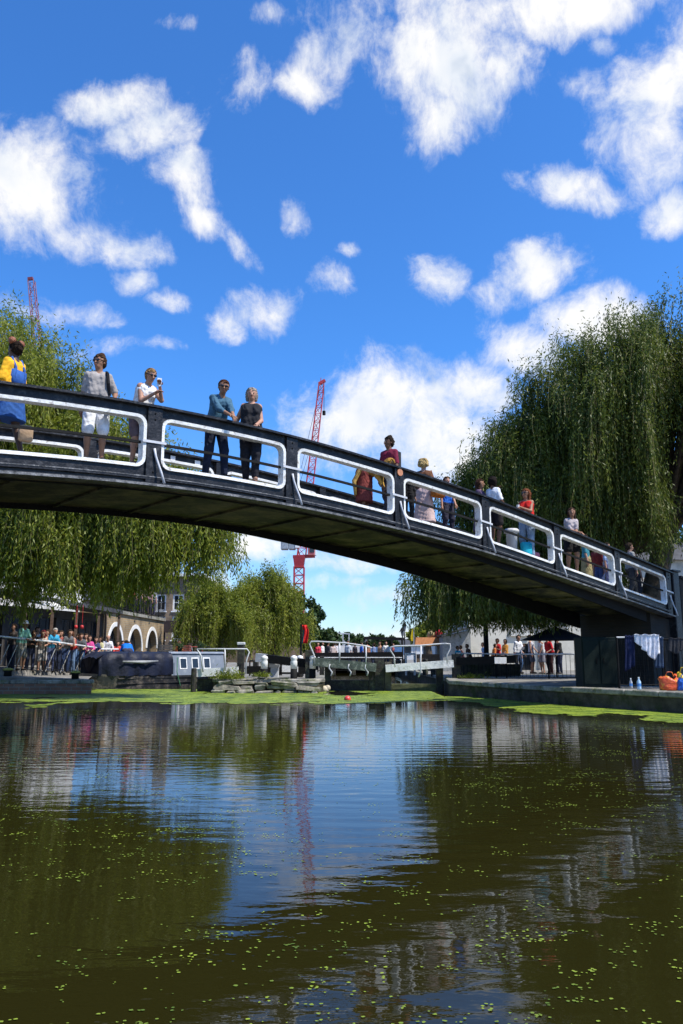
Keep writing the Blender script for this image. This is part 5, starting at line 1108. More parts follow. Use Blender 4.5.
mb = MB(); mb.beam(P(313.5, 661.5, YG-.3), P(376, 667.5, YG-.3), .34, .30); mb.build('walkway_beam', [GREEN_T], gl)
mb = MB(); mb.box((X(309.5,YG), YG-.1, Z(650,YG)/2), (.30,.32,Z(650,YG)), 0, .015); mb.build('heel_post', [TIMBER], gl)
mb = MB(); Yr = YG-.45
mb.tube([P(315,664,Yr), P(314,655,Yr), P(311,648,Yr), P(309.5,644,Yr), P(311.5,641.5,Yr), P(318,641.5,Yr), P(345,643,Yr), P(366,646,Yr), P(372,648,Yr)], .027, 8)
for u, v0 in ((339.5,643),(366,646)): mb.tube([P(u,v0,Yr), P(u,v0+20,Yr)], .03, 8)
for u in (330,349,366): mb.tube([P(u,664,Yr), P(u-1,668,Yr), P(u+2,672,Yr), P(u+1,676,Yr)], .03, 6)
mb.build('handrail', [WHITE2], gl, True)
slab(X(374.5,YG), X(384,YG), -.4, Z(658,YG), YG-.12, .30, TIMBER, 'mitre_post', gl)
gr_ = thing('lock_gate', (X(415,YG), YG, 0), 'right leaf of the lock gate with white weathered beam and pipe handrail', 'lock gate', 'lock gates')
slab(X(385,YG), X(444,YG), -.4, Z(684,YG), YG+.15, .2, mat('mossy_timber', (.11,.12,.05), .8, .4, 4, .4), 'gate_leaf', gr_)
slab(X(384.5,YG), X(391,YG), -.4, Z(662,YG), YG-.1, .3, mat('olive_timber', (.10,.09,.065), .8, .4, 4, .4), 'mitre_post', gr_)
slab(X(436,YG), X(443,YG), -.35, Z(668,YG), YG+.05, .2, TIMBER, 'gate_frame', gr_)
mb = MB(); mb.beam(P(385.5, 668.5, YG-.3), P(453, 663.5, YG-.3), .34, .26); mb.build('walkway_beam', [WHT], gr_)
mb = MB(); mb.tube([P(395,667,Yr), P(394,656,Yr), P(390,650,Yr), P(391,647,Yr), P(396,646,Yr), P(420,645.5,Yr), P(445,643.5,Yr), P(450,644,Yr), P(450.5,648,Yr), P(447,655,Yr), P(447,664,Yr)], .027, 8)
mb.tube([P(421,645.5,Yr), P(420.5,665,Yr), P(421,670,Yr), P(418.5,677,Yr)], .03, 8); mb.build('handrail', [WHITE2], gr_, True)
mb = MB(); mb.box((X(456,YG), YG, Z(654,YG)/2), (.30,.32,Z(654,YG)), 0, .015); mb.build('heel_post', [TIMBER], gr_)
rb = thing('balance_beam', (X(490,29), 29, GZ), 'black balance beam reaching right from the gate under the railing', 'balance beam')
mb = MB(); mb.beam(P(456, 661.5, 29.6), P(517, 659, 28.6), .3, .28); mb.build('beam', [BLACKM], rb)
mb = MB(); c = P(500.5, 660.5, 28.2); mb.box(c, (.42,.03,.22), 0, .005); mb.build('sign_plate', [WHITE], rb)
slab(X(457,33), X(520,33), GZ, Z(664,33), 33, .25, DSTONE, 'low_wall'); bpy.data.objects['low_wall']['label'] = 'low dark stone wall behind the right balance beam'; bpy.data.objects['low_wall']['category'] = 'wall'
tl_ = MB(); tl_.box((X(411,32),32,Z(660,32)-.3), (.05,.05,1.0)); 
wfm = thing('door_frame', (X(410,34), 34, GZ), 'free standing white timber frame behind the right lock gate', 'frame')
for u in (406, 414.5): slab(X(u-.9,34), X(u+.9,34), GZ, Z(655,34), 34, .08, WHITE, 'jamb', wfm)
slab(X(405.1,34), X(415.4,34), Z(655,34)+.002, Z(653,34), 34, .08, WHITE, 'lintel', wfm)
# right bank rail with people behind
rail_fence('pale topped black railing along the right bank below the white building', [V3(X(456,31),31,.44), V3(X(506,30),30,.40), V3(X(583,28.5),28.5,.40)], .93, mat('pale_rail', (.62,.62,.60), .4), BLACKM, .15, 1.6)
rail_fence('black railing with pale top rail crossing behind the main lock gates', [V3(X(318,40),40,.45), V3(X(402,40),40,.45)], .72, mat('pale_rail', (.62,.62,.60), .4), BLACKM, .2, 1.5)
rail_fence('low black railing behind the island timber baulk', [V3(X(250,33),33,.45), V3(X(309,33),33,.45)], .62, BLACKM, BLACKM, .25, 1.1)
for k, (u, Yx, v0) in enumerate(((322,34,660),(333,35,662),(353,36,664),(368,37,662),(398,33,664),(425,36,663),(433,34,667),(256,32,664),(280,34,664))):
    pq = MB(); zt_ = Z(v0-4, Yx); pq.box((X(u,Yx), Yx, (zt_+.40)/2+.0), (.20,.20,zt_-.40), k*.2, .02); tag(pq.build('timber_post', [TIMBER]), 'short square dark timber post behind the locks, %s from the left' % ('third','fourth','fifth','sixth','seventh','eighth','ninth','first','second')[k], 'post', 'timber posts behind the locks')
# chamber end wall, road bridge and far crowd
slab(-.65, 3.9, -1, 1.0, 58.0, .4, DSTONE, 'head_wall'); bpy.data.objects['head_wall']['label'] = 'dark stone wall closing the lock chamber behind the gates'; bpy.data.objects['head_wall']['category'] = 'wall'
rbg = thing('beam_bridge', (X(357,46), 46, GZ), 'long flat black footbridge beam crossing behind the lock gates', 'bridge')
mb = MB(); mb.beam(P(312, 656.5, 46), P(402, 655.5, 46), .5, .42); mb.build('beam', [BLACKM], rbg)
for u in (316, 352, 398): mb = MB(); mb.box((X(u,46), 46.1, .7), (.22,.4,.9)); mb.build('pier', [BLACKM], rbg)
GC = 'distant people beyond the locks'
crowd = [(318,(.60,.05,.08),'crimson top'),(322.5,(.75,.72,.72),'white top'),(328,(.05,.05,.06),'black top'),(333,(.55,.45,.42),'beige top'),(336.5,(.6,.58,.6),'pale lilac top'),(348,(.6,.65,.7),'pale blue top'),(355,(.02,.02,.03),'black jacket'),(361.5,(.05,.15,.55),'royal blue top'),(367,(.45,.2,.12),'rust top'),(374,(.2,.25,.4),'slate blue top'),(380,(.65,.35,.2),'orange top'),(386,(.7,.7,.66),'cream top'),(393,(.35,.1,.1),'maroon top')]
for i, (u, c_, lb_) in enumerate(crowd):
    Yc = 52+(i*37 % 5)*.8; z0_ = Z(651, Yc)-1.02
    if i == 0:
        mb = MB(); mb.box((X(357,54), 54, (Z(651,54)-1.05+.2)/2), (X(404,54)-X(310,54), 5.5, Z(651,54)-1.05+.0-.2+.02), 0, .01)
    person((X(u,Yc), Yc, .47), (i*67) % 360, 'far person in %s standing beyond the black beam bridge' % lb_, GC, h=1.66+(i % 3)*.05, topc=c_, lowc=(.04,.05,.09), vox=.034, fem=i % 2 == 0, hair=('short','bob')[i % 2])
# hoardings and the far street
def hoard(u0, u1, v0, v1, Y, m, label, name='hoarding', cat='hoarding'):
    h_ = thing(name, (X((u0+u1)/2,Y), Y, GZ), label, cat); mb = MB(); z1 = Z(v0, Y); z0_ = Z(v1, Y); mb.box((X((u0+u1)/2,Y), Y, (z0_+z1)/2), (X(u1,Y)-X(u0,Y), .12, z1-z0_)); mb.build('panel', [m], h_)
    for u in (u0+1.5, u1-1.5): mb = MB(); mb.box((X(u,Y), Y+.12, (z1+GZ)/2), (.1,.1,z1-GZ)); mb.build('post', [BLACKM], h_)
hoard(334, 366, 645.5, 655, 64, RENDER, 'long white hoarding under the steel gantry')
hoard(366, 404, 647, 655, 66, mat('blue_board', (.10,.22,.42), .5), 'blue hoarding right of the long white one')
gt = thing('steel_gantry', (X(378,75), 75, GZ), 'dark steel gantry frame spanning above the hoardings', 'gantry')
for (u0, v0, u1, v1, w_) in ((364,638,404,639,.22),(392,638,392,656,.18),(364,638,364,656,.12),(402,640,402,656,.16),(368,641,391,641,.06)): mb = MB(); mb.beam(P(u0,v0,75), P(u1,v1,75), w_, w_*1.2); mb.build('steel_member', [BLACKM], gt)
ph_ = thing('signal_frame', (X(346,78), 78, GZ), 'pale lattice signal frame left of the steel gantry', 'signal frame')
for (u0, v0, u1, v1) in ((338,633,350,634),(349,634,349,655),(343,634,343,655),(343,640,349,646),(349,640,343,646)): mb = MB(); mb.beam(P(u0,v0,78), P(u1,v1,78), .09, .09); mb.build('frame_bar', [WHITE2], ph_)
# far street buildings closing the view
for (u0, u1, vt, Y, m, lab) in ((285,345,645,140,BB,'low brown building far beyond the crane'),(345,470,646,150,RENDER,'low pale building on the far horizon'),(-120,110,600,80,BB,'tall brown building behind the market hall'),(90,300,632,95,BB,'low brick terrace beyond the willows'),(560,900,600,70,BB,'brick block hidden behind the huge willow'),(440,600,638,110,RENDER,'pale row far behind the white building')):
    fb_ = thing('far_building', (X((u0+u1)/2,Y), Y, GZ), lab, 'building', 'distant buildings'); mb = MB(); zt_ = Z(vt, Y); x0_, x1_ = X(u0,Y), X(u1,Y); mb.box(((x0_+x1_)/2, Y+5, (zt_+GZ)/2-.1), (x1_-x0_, 10, zt_-GZ+.2)); mb.build('wall', [m], fb_)
    mb = MB(); p = [V3(x0_-.2,Y-.3,zt_), V3(x1_+.2,Y-.3,zt_), V3(x1_+.2,Y+10.3,zt_), V3(x0_-.2,Y+10.3,zt_)]; mb.hexa(p+[V3(x0_-.2,Y+4,zt_+1.4), V3(x1_+.2,Y+4,zt_+1.4), V3(x1_+.2,Y+6,zt_+1.4), V3(x0_-.2,Y+6,zt_+1.4)]); mb.build('roof', [SLATE], fb_)
    for i in range(int((x1_-x0_)/3.4)):
        for zz in np.arange(1.5, zt_-1.4, 3.0):
            mb = MB(); mb.box((x0_+1.7+i*3.4, Y-.03, zz+.6), (1.1,.08,1.5)); mb.build('window', [GLASS], fb_)
hg = MB(); 
# lamps, flag, signs
fp = thing('flag_pole', (X(302,36), 36, GZ), 'thin dark pole with a red flag left of the lock gates', 'flag'); mb = MB(); mb.tube([V3(X(301,36),36,GZ), V3(X(301,36),36,Z(624,36))], .045, 8); mb.build('pole', [BLACKM], fp)
mb = MB(); vs = []; fs = []
for i in range(9):
    for j in range(9): v_ = 625+i*2.3; vs.append(P(302+j*.75+.8*math.sin(i*.5)+(0 if i > 1 else -j*.15), v_, 36)+V3(0,.05*math.sin(j*1.1+i*.4),0))
fs = [(i*9+j, i*9+j+1, i*9+10+j, i*9+9+j) for i in range(8) for j in range(8)]; mb.add(vs, fs); mb.cur = 1
mb.m = [1 if (k % 8) < 2 and (k//8) > 1 else 0 for k in range(len(mb.f))]; fo = mb.build('banner', [cloth((.62,.02,.02)), cloth((.03,.16,.15))], fp, True); sm = fo.modifiers.new('thick', 'SOLIDIFY'); sm.thickness = .012
for i, (u, vt) in enumerate(((402.8, 626),(405.3, 621))):
    Yl = 60; lp = thing('street_lamp', (X(u,Yl), Yl+i*.5, GZ), ('shorter','taller')[i]+' of the two black Victorian lanterns beyond the right gate', 'street lamp', 'victorian lanterns'); c = V3(X(u,Yl), Yl+i*.5, 0); zt_ = Z(vt, Yl)
    mb = MB(); mb.lathe(c, [(.12,GZ),(.08,GZ+.5),(.05,GZ+.6),(.045,zt_-.75)], 8); mb.build('post', [BLACKM], lp, True)
    mb = MB(); mb.lathe(c, [(.08,zt_-.75),(.17,zt_-.35)], 6); mb.build('lantern_glass', [mat('lamp_glass', (.25,.27,.28), .2)], lp)
    mb = MB(); mb.lathe(c, [(.20,zt_-.349),(.10,zt_-.15),(.03,zt_-.10),(.02,zt_)], 6); mb.build('lantern_roof', [BLACKM], lp)
tp = MB(); c = V3(X(486.5,33.5), 33.5, GZ); tp.lathe(c, [(.14,0),(.11,.3),(.10,Z(600,33.5)-GZ)], 10); tag(tp.build('lamp_column', [BLACKM], None, True), 'tall black column rising in front of the cream building', 'column')
# orange stall with bundles on top
os_ = thing('market_stall', (X(428,45), 45, GZ), 'orange market stall piled with bright bundles behind the right gate', 'stall'); Ys = 45
OR_ = cloth((.36,.15,.06))
mb = MB(); x0_, x1_ = X(414,Ys), X(442,Ys); zb_, zt_ = Z(646,Ys), Z(637.5,Ys)
mb.hexa([V3(x0_,Ys-.7,zb_), V3(x1_,Ys-.7,zb_), V3(x1_,Ys+.7,zb_), V3(x0_,Ys+.7,zb_), V3(x0_+.1,Ys-.3,zt_), V3(x1_-.1,Ys-.3,zt_), V3(x1_-.1,Ys+.3,zt_), V3(x0_+.1,Ys+.3,zt_)])
mb.build('canopy', [OR_], os_)
mb = MB(); mb.box((X(428,Ys), Ys, .9), (1.4,1.0,.9), 0, .02); mb.build('counter', [mat('stall_wood', (.16,.11,.07), .8)], os_)
for u in (415, 441): mb = MB(); mb.tube([V3(X(u,Ys),Ys-.6,GZ), V3(X(u,Ys),Ys-.6,Z(646,Ys)+.1)], .03, 6); mb.build('post', [WHITE2], os_)
for (u, v, r_, c_, lab) in ((431,634.2,.20,(.40,.30,.16),'tan bundle heaped on the orange stall canopy'),(438.5,634.2,.22,(.45,.02,.04),'crimson bundle heaped on the orange stall canopy')):
    mb = MB(); c = P(u, v, Ys); mb.ball(c, r_, 14, 10, (1.1,.9,.9)); mb.ball(c+V3(.06,0,r_*.8), r_*.4, 8, 6); mb.ball(c+V3(-.1,0,-r_*.6), r_*.7, 10, 6); o_ = mb.build('bundle', [cloth(c_)], None, True); tag(o_, lab, 'bundle')
yb = thing('feather_banner', (X(412,44.5), 44.5, GZ), 'yellow feather banner at the left end of the orange stall', 'banner'); mb = MB(); mb.tube([V3(X(414,44.5),44.5,GZ), V3(X(414,44.5),44.5,Z(626,44.5))], .022, 6); mb.build('pole', [WHITE2], yb)
mb = MB(); mb.prism([P(u,v,44.5) for u, v in ((413.6,641),(413.6,628),(412.8,627.5),(411.5,632),(410.6,638),(411.2,641))], (0,.02,0)); mb.build('flag', [cloth((.72,.52,.02))], yb)
# ------------------------------------------------------------------ white building, right
Yw = 46.0; wbg = thing('white_building', (X(530,Yw), Yw, GZ), 'cream rendered building with a small white barred window beyond the right bank', 'building'); CR = CREAM
x0_ = X(470,Yw); x1_ = X(700,Yw); win = [(X(517.5,Yw)-x0_, X(531,Yw)-x0_, Z(627,Yw), Z(612,Yw)), (X(520,Yw)-x0_, X(533,Yw)-x0_, GZ, Z(643.5,Yw)), (X(556,Yw)-x0_, X(569,Yw)-x0_, Z(627,Yw), Z(612,Yw))]
mb = MB(); a, d, n = wall(mb, (x0_, Yw), (x1_, Yw), GZ-.1, 6.8, .4, win); mb.build('front_wall', [CR], wbg)
window(wbg, a, d, n, *win[0], (4,3), WHITE, .3, .07); window(wbg, a, d, n, *win[2], (4,3), WHITE, .3, .07); window(wbg, a, d, n, *win[1], (2,2), DARKF, .5, .08, False, 'door')
mb = MB(); mb.box(((x0_+x1_)/2, Yw+4.2, 3.6), (x1_-x0_, 7.5, 6.5)); mb.build('body', [CR], wbg)
mb = MB(); p = [V3(x0_-.3,Yw-.3,6.8), V3(x1_+.3,Yw-.3,6.8), V3(x1_+.3,Yw+8.3,6.8), V3(x0_-.3,Yw+8.3,6.8)]; mb.hexa(p+[V3(x0_-.3,Yw+3.9,9.4), V3(x1_+.3,Yw+3.9,9.4), V3(x1_+.3,Yw+4.1,9.4), V3(x0_-.3,Yw+4.1,9.4)]); mb.build('roof', [SLATE], wbg)
slabz = MB(); slabz.box((X(521,Yw), Yw-.06, Z(632.5,Yw)), (X(531,Yw)-X(511,Yw), .12, .42), 0, .01); slabz.build('band', [mat('lighter_render', (.78,.76,.68), .8)], wbg)
mb = MB(); mb.tube([V3(X(540,Yw),Yw-.08,GZ), V3(X(540,Yw),Yw-.08,6.6)], .055, 8); mb.build('drainpipe', [WHITE2], wbg)
an = thing('annex', (X(455,43), 43, GZ), 'low grey annex with sloping roof left of the cream building', 'building'); Ya = 43
mb = MB(); mb.prism([V3(X(443,Ya),Ya,GZ), V3(X(471,Ya),Ya,GZ), V3(X(471,Ya),Ya,Z(630,Ya)), V3(X(443,Ya),Ya,Z(637,Ya))], (0,3.5,0)); mb.build('wall', [mat('grey_render', (.33,.34,.33), .9)], an)
mb = MB(); mb.beam(V3(X(441,Ya),Ya+1.6,Z(636.5,Ya)+.05), V3(X(472,Ya),Ya+1.6,Z(628.8,Ya)+.08), 4.0, .1); mb.build('roof', [SLATE], an)
# parasol and riverside drinkers
pu = thing('parasol', (X(556,31), 31, .44), 'large black parasol beside the bridge abutment on the right bank', 'parasol'); c = Vector(pu.location); zt_ = Z(626, 31); vs = [c+V3(0,0,zt_-GZ)]; fs = []; m2 = MB()
k = 8
for i in range(k): a_ = 2*math.pi*(i+.5)/k; vs.append(V3(c.x+1.35*math.cos(a_), c.y+1.35*math.sin(a_), Z(640,31)))
for i in range(k): fs.append((0, 1+i, 1+(i+1) % k))
m2.add(vs, fs); cn = m2.build('canopy', [cloth((.030,.030,.035))], pu); sm = cn.modifiers.new('thick', 'SOLIDIFY'); sm.thickness = .015
mb = MB(); mb.tube([c, c+V3(0,0,zt_-GZ-.03)], .03, 8); mb.build('pole', [BLACKM], pu)
GR_ = 'people on the right bank'
def rperson(u, Y, label, topc, h=1.70, **k):
    k.setdefault('vox', .026); k.setdefault('hl', (.16+.08*math.sin(u), -.30, 1.0+.25*math.sin(u*1.7))); k.setdefault('lean', 6+9*math.sin(u*2.3)); return person((X(u, Y), Y+.8*math.sin(u*3.1), GZ if Y > 30 else .45), k.pop('rot', (u*71) % 200-100), label, GR_, h=h, topc=topc, **k)
rperson(455.5, 35, 'person in turquoise top seated low on the right bank', (.02,.35,.50), 1.25)
rperson(462, 35.5, 'person with tanned arms and pink top leaning on the right bank', (.55,.25,.22), 1.3, sleeve=0, fem=True)
rperson(468, 35, 'dark haired person in brown top near the cream wall corner', (.12,.06,.04), 1.35)
rperson(482, 38, 'small person in sky blue top left of the black column', (.2,.35,.6), 1.45)
rperson(490, 38, 'child in orange top beside the black column', (.65,.2,.05), 1.4, lowc=(.5,.5,.5))
rperson(496.5, 38.5, 'man in red shirt standing just right of the black column', (.50,.03,.03), 1.65, skin='brown', low='shorts', lowlen=.5, lowc=(.03,.03,.03))
rperson(502, 38, 'woman in mustard top with bare legs behind the white sign', (.55,.25,.05), 1.6, fem=True, low='skirt', lowlen=.4, lowc=(.4,.4,.42), hair='bob')
rperson(514.5, 37.4, 'man in crisp white shirt and dark hair at the right bank railing', (.75,.76,.80), 1.78, lowc=(.03,.05,.10), rot=30, sleeve=.8, lean=8)
rperson(521, 38, 'person in blue jeans half behind the man in white shirt', (.4,.42,.5), 1.6, lowc=(.08,.18,.38))
rperson(532, 37, 'tall woman in pale grey top and shorts at the right railing', (.48,.48,.55), 1.80, fem=True, low='shorts', lowlen=.4, lowc=(.12,.14,.2), sleeve=0)
rperson(538.5, 37.6, 'woman with black bun in white vest next to the tall woman', (.7,.7,.72), 1.74, fem=True, hair='bob', hairc=(.01,.01,.01), sleeve=0, low='skirt', lowlen=.5, lowc=(.3,.3,.35))
rperson(547, 36.5, 'person in scarlet shirt under the edge of the black parasol', (.62,.02,.03), 1.74, lowc=(.05,.02,.02), fat=1.15)
rperson(552, 37, 'second person in dark red behind the scarlet shirt', (.40,.02,.03), 1.66, lowc=(.03,.03,.03))
rperson(564, 36, 'person in black under the parasol near the abutment', (.03,.03,.03), 1.7)
# ------------------------------------------------------------------ under the bridge end: panel, railings, bags
gp = thing('steel_cabinet', (X(600,21.6), 21.6, GZ), 'tall dark green steel cabinet against the bridge abutment', 'cabinet'); Yc = 21.3
GREENP = mat('dark_green_paint', (.006,.014,.011), .7, .2, 4, .1, spec=.2)
mb = MB(); mb.box((X(599.5,Yc), Yc+.35, (GZ+Z(637,Yc))/2), (X(617,Yc)-X(582,Yc), .7, Z(637,Yc)-GZ), 0, .015); mb.build('cabinet_body', [GREENP], gp)
for u in (591, 608): mb = MB(); mb.box((X(u,Yc), Yc-.012, (GZ+Z(638,Yc))/2+.02), (.42, .02, Z(640,Yc)-GZ-.1), 0, .005); dd2 = mb.build('door', [GREENP], gp); mb = MB(); mb.box((X(u+(5 if u < 600 else -5),Yc), Yc-.035, 1.15), (.02,.025,.14)); mb.build('handle', [BLACKM], dd2)
RFY = 20.6; rf_pts = [V3(X(617.5,RFY),RFY,GZ), V3(X(663,RFY+.0),RFY,GZ)]
rail_fence('dark vertical bar railing under the bridge end hung with clothes', rf_pts, 1.30, WHITE2, BLACKM, .11, 1.15, r=.022)
rail_fence('dark railing continuing right beyond the orange bag', [V3(X(664,RFY),RFY,GZ), V3(13.5,19.6,GZ)], 1.25, BLACKM, BLACKM, .11, 1.2)
def drape(label, u0, u1, vt, prof, col, Y, seed, cat='cloth'):
    rg_ = random.Random(seed); mb = MB(); vs = []; nu_ = 22; nv_ = 14
    for i in range(nu_+1):
        t_ = i/nu_; u = u0+(u1-u0)*t_; vb = prof(t_)
        for j in range(nv_+1):
            s_ = j/nv_; v = vt+(vb-vt)*s_; q_ = P(u+1.2*s_*math.sin(i*1.1+seed), v, Y); q_.y -= .035+.028*math.sin(i*1.7+seed+s_*1.5)*(0.3+s_)+(.03 if j == 0 else 0); q_.z += .012*math.sin(i*.8) if j == 0 else 0; vs.append(q_)
    fs = [(i*(nv_+1)+j, (i+1)*(nv_+1)+j, (i+1)*(nv_+1)+j+1, i*(nv_+1)+j+1) for i in range(nu_) for j in range(nv_)]; mb.add(vs, fs)
    o_ = mb.build('draped_cloth', [cloth(col)], None, True); sm_ = o_.modifiers.new('thick', 'SOLIDIFY'); sm_.thickness = .012; return tag(o_, label, cat)
drape('navy trousers hanging from the dark railing beside the towel', 624, 634, 635.5, lambda t_: 672-6*t_, (.015,.022,.07), RFY-.02, 1)
drape('crumpled white towel thrown over the dark railing', 633, 658, 634.5, lambda t_: 640+20*min(1, t_*1.25)-(6 if t_ > .93 else 0), (.75,.76,.82), RFY-.09, 2)
drape('dark blue jacket hanging at the right end of the railing', 655, 662, 637, lambda t_: 668, (.05,.08,.14), RFY-.02, 3)
drape('dark grey coat slung on the railing behind the orange bag', 668, 690, 638, lambda t_: 650+4*math.sin(t_*5), (.04,.04,.045), RFY-.35, 4)
def bottle(u, Y, h_, r_, col, label):
    b_ = thing('bottle', (X(u,Y), Y, GZ+.02), label, 'bottle'); c = Vector(b_.location); mb = MB(); mb.lathe(c, [(r_*.9,0),(r_,.02),(r_,h_*.62),(r_*.4,h_*.82),(r_*.4,h_*.9)], 12); mb.build('bottle_body', [mat('bottle_%d' % int(col[2]*100), col, .2, .1, 5, 0)], b_, True)
    mb = MB(); mb.lathe(c, [(r_*.45,h_*.9),(r_*.45,h_)], 10); mb.build('cap', [WHITE], b_); mb = MB(); mb.lathe(c, [(r_*1.02,h_*.25),(r_*1.02,h_*.5)], 12); mb.build('label_band', [mat('blue_label', (.08,.25,.6), .4)], b_)
bottle(637, 19.6, .30, .05, (.45,.62,.78), 'clear water bottle with blue band on the quay edge below the towel')
bottle(629, 20.2, .26, .04, (.35,.36,.38), 'smaller grey bottle against the foot of the railing')
def bag(u, v0, v1, w_px, Y, col, label, seed):
    m_ = MB(); z0_ = GZ+.01; z1 = Z(v0, Y); W_ = X(u+w_px/2,Y)-X(u-w_px/2,Y); c = V3(X(u,Y), Y, z0_); rg_ = random.Random(seed); prof = [(.45,0),(.52,.10),(.50,.35),(.46,.6),(.50,.82),(.42,1.0)]; vs = []; k = 18
    for rr_, zz in prof:
        for i in range(k): a_ = 2*math.pi*i/k; q_ = 1+.10*math.sin(a_*3+seed+zz*4)+.13*rg_.uniform(-1,1); vs.append(c+V3(W_*rr_*q_*math.cos(a_), W_*.32*q_*math.sin(a_)*2*rr_, (z1-z0_)*zz*(.88+.12*math.sin(a_*2.0+seed))+(.05*math.sin(a_*3+seed) if zz == 1 else 0)))
    fs = [tuple(range(k-1,-1,-1)), tuple(range(5*k, 6*k))]+[(i*k+j, i*k+(j+1) % k, i*k+k+(j+1) % k, i*k+k+j) for i in range(5) for j in range(k)]
    r_ = thing('carrier_bag', tuple(c), label, 'bag', 'bags at the right end of the quay'); m_.add(vs, fs); m_.build('bag_body', [mat('bag_%d' % seed, col, .4, .2, 14, .5, 16, stain=((.75,.45,.03), 7, .1) if seed == 1 else None)], r_, True)
    for sgn in (-1, 1): h_ = MB(); h_.tube([c+V3(W_*.22*sgn,-.05,z1-z0_-.02), c+V3(W_*.12*sgn,-.07,z1-z0_+.08), c+V3(0,-.07,z1-z0_+.09)], .010, 5); h_.build('handle', [mat('bag_%d' % seed, col)], r_)
bag(667, 675.5, 688, 20, 19.5, (.66,.09,.02), 'bright orange red carrier bag on the quay edge under the bridge end', 1)
bag(680, 671, 680, 9, 20.1, (.72,.48,.02), 'yellow bag behind the blue bag at the right edge', 2)
bag(680.5, 678, 688, 11, 19.4, (.02,.12,.50), 'blue bag at the right edge next to the orange red bag', 3)
# unseen willow added outside the frame to shade the right bank
willow('weeping willow added outside the right edge to shade the bridge end', 'weeping willows', (18.5, 20, GZ), (17.0, 20, 5.4), [(17.0,20,4.4,13.0,4.0,1,1),(14.2,20.2,3.2,12.5,6.5,.8,1)], LWD, 50, 66, 61, trunk_r=.45, step=.09)
# balls floating
fb_ = MB(); c = P(347.5, 697.5, 23.6); c.z = .03; fb_.ball(c, .10, 14, 10); tag(fb_.build('float_ball', [mat('red_ball', (.62,.06,.05), .4)], None, True), 'small red ball floating in the duckweed before the gates', 'ball')
fb2 = MB(); c = V3(X(325,29), 28.95, .08); fb2.ball(c, .17, 12, 8, (1,.8,.8)); fb2.ball(c+V3(.1,0,.05), .11, 8, 6); tag(fb2.build('float_bag', [mat('cream_bag', (.6,.52,.38), .6)], None, True), 'cream coloured bundle afloat at the foot of the left gate leaf', 'bundle')
# ------------------------------------------------------------------ cranes
RED = mat('crane_red', (.42,.03,.04), .5, .15, 3, .05); CG = mat('crane_grey', (.30,.34,.38), .7)
def lattice(mb, a, b, w0, w1, n, r_, side=None):
    a = Vector(a); b = Vector(b); d = (b-a).normalized(); s1 = side or (V3(1,0,0) if abs(d.x) < .9 else V3(0,0,1)); s1 = (s1-d*s1.dot(d)).normalized(); s2 = d.cross(s1); prev = None
    for i in range(n+1):
        t_ = i/n; c = a.lerp(b, t_); w = w0+(w1-w0)*t_; ring = [c+s1*w/2*x+s2*w/2*y for x, y in ((-1,-1),(1,-1),(1,1),(-1,1))]
        for k in range(4): mb.tube([ring[k], ring[(k+1) % 4]], r_*.6, 4, False)
        if prev:
            for k in range(4): mb.tube([prev[k], ring[k]], r_, 4, False); mb.tube([prev[k], ring[(k+1) % 4]] if (i+k) % 2 else [prev[(k+1) % 4], ring[k]], r_*.6, 4, False)
        prev = ring
Yk = 140; ck = thing('tower_crane', (X(298,Yk), Yk, GZ), 'red luffing tower crane with grey counterweights seen below and above the bridge', 'crane', 'tower cranes'); cx = X(298.3,Yk)
mb = MB(); zm = Z(567, Yk); lattice(mb, (cx,Yk,GZ), (cx,Yk,zm), 1.75, 1.75, 11, .12, V3(1,0,0)); mb.build('mast', [RED], ck)
mb = MB(); zs0 = Z(568,Yk); zs1 = Z(556,Yk); mb.hexa([V3(cx-.8,Yk-.8,zs0), V3(cx+.8,Yk-.8,zs0), V3(cx+.8,Yk+.8,zs0), V3(cx-.8,Yk+.8,zs0), V3(cx-1.1,Yk-1.1,zs1), V3(cx+1.1,Yk-1.1,zs1), V3(cx+1.1,Yk+1.1,zs1), V3(cx-1.1,Yk+1.1,zs1)]); mb.build('slewing_unit', [RED], ck)
mb = MB(); mb.beam(P(293,557,Yk), P(315,556,Yk), 1.4, .5); mb.build('slewing_platform', [RED], ck)
for k, (u0, u1) in enumerate(((279.5,287),(287.5,294.5))): mb = MB(); mb.box(V3(X((u0+u1)/2,Yk), Yk, Z(544.5,Yk)), (X(u1,Yk)-X(u0,Yk)-.05, 1.8, 1.9), 0, .08); mb.build('counterweight', [CG], ck)
mb = MB(); mb.box(V3(X(296.3,Yk), Yk-.3, Z(545,Yk)), (.75,1.4,1.3), 0, .05); mb.build('machinery_house', [WHITE], ck)
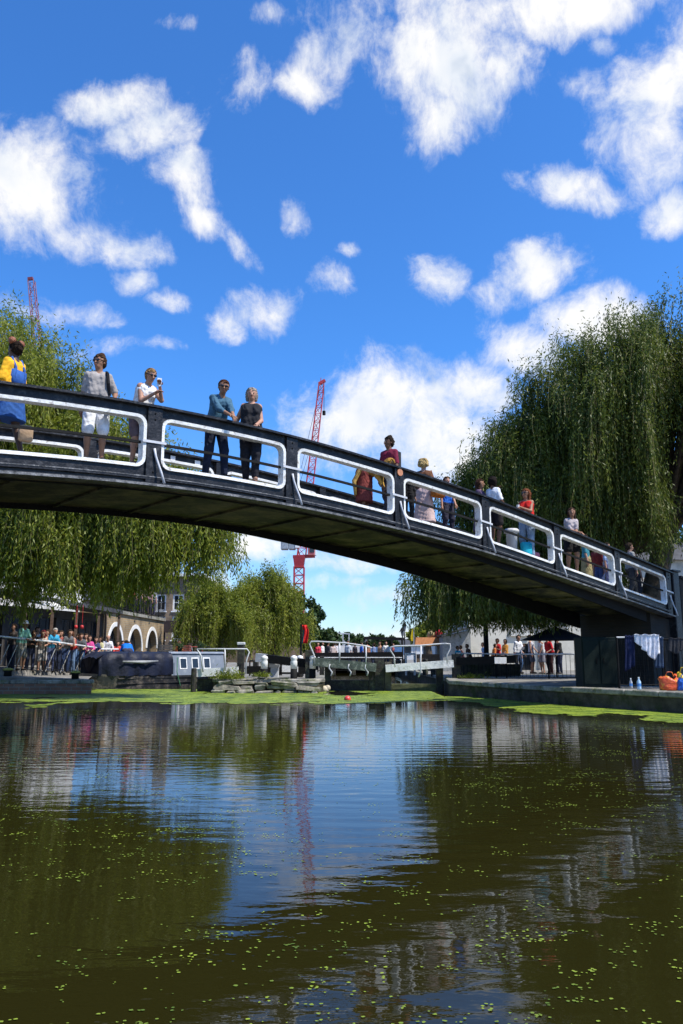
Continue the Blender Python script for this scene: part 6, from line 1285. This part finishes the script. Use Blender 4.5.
mb = MB(); mb.box(V3(X(311,Yk), Yk-.6, Z(552,Yk)), (1.3,1.4,1.5), 0, .08); cb_ = mb.build('cab', [mat('cab_pink', (.50,.12,.12), .5)], ck); mb = MB(); mb.box(V3(X(311,Yk)+.1, Yk-1.34, Z(551,Yk)), (.8,.06,.8)); mb.build('cab_window', [GLASS], cb_); mb = MB(); mb.box(V3(X(315,Yk), Yk-.6, Z(552,Yk)), (.3,1.3,1.4)); mb.build('cab_side', [WHITE], cb_)
mb = MB(); pj = P(301.5,556,Yk); tipj = P(321.5,384,Yk); lattice(mb, pj, tipj, 1.5, .95, 22, .085, V3(1,0,0)); mb.build('jib', [RED], ck)
mb = MB(); hd_ = P(323.5,381.5,Yk); mb.beam(tipj-V3(.5,0,0), hd_+V3(.3,0,.2), .7, .5); mb.tube([tipj-V3(.2,0,-.2), tipj+V3(-.1,0,1.2)], .07, 5); mb.build('jib_head', [RED], ck)
mb = MB(); mb.tube([P(324,383,Yk), P(324,412,Yk)], .05, 4); mb.tube([P(324,411,Yk), P(324,415,Yk)], .3, 8); mb.build('hook_block', [BLACKM], ck)
mb = MB(); af = P(289,520,Yk); mb.tube([P(288,541,Yk), af], .14, 5); mb.tube([P(300,556,Yk), af], .12, 5); mb.build('a_frame', [RED], ck); mb = MB(); mb.tube([af, P(317,425,Yk)], .035, 4); mb.tube([af, P(320.5,386,Yk)], .035, 4); mb.build('luffing_rope', [BLACKM], ck)
Yk2 = 200; c2_ = thing('tower_crane', (X(44,Yk2), Yk2, GZ), 'dark red crane jib rising above the left willow', 'crane', 'tower cranes'); RED2 = mat('crane_dark_red', (.20,.04,.06), .6)
mb = MB(); x_ = X(44,Yk2); lattice(mb, (x_,Yk2,GZ), (x_,Yk2,Z(420,Yk2)), 1.9, 1.9, 26, .12, V3(1,0,0)); mb.build('mast', [RED2], c2_)
mb = MB(); lattice(mb, P(44,418,Yk2), P(31.5,281,Yk2), 1.9, 1.5, 16, .11, V3(1,0,0)); mb.build('jib', [RED2], c2_)
mb = MB(); mb.beam(P(36,420,Yk2), P(56,420,Yk2), 2, 1.0); mb.build('slewing_platform', [RED2], c2_); mb = MB(); mb.box(P(56,414,Yk2), (4,2,3)); mb.build('counterweight', [CG], c2_)
mb = MB(); mb.beam(P(28,279,Yk2), P(33,278.5,Yk2), .8, .7); mb.build('jib_head', [RED2], c2_)
print('objects', len(bpy.data.objects))
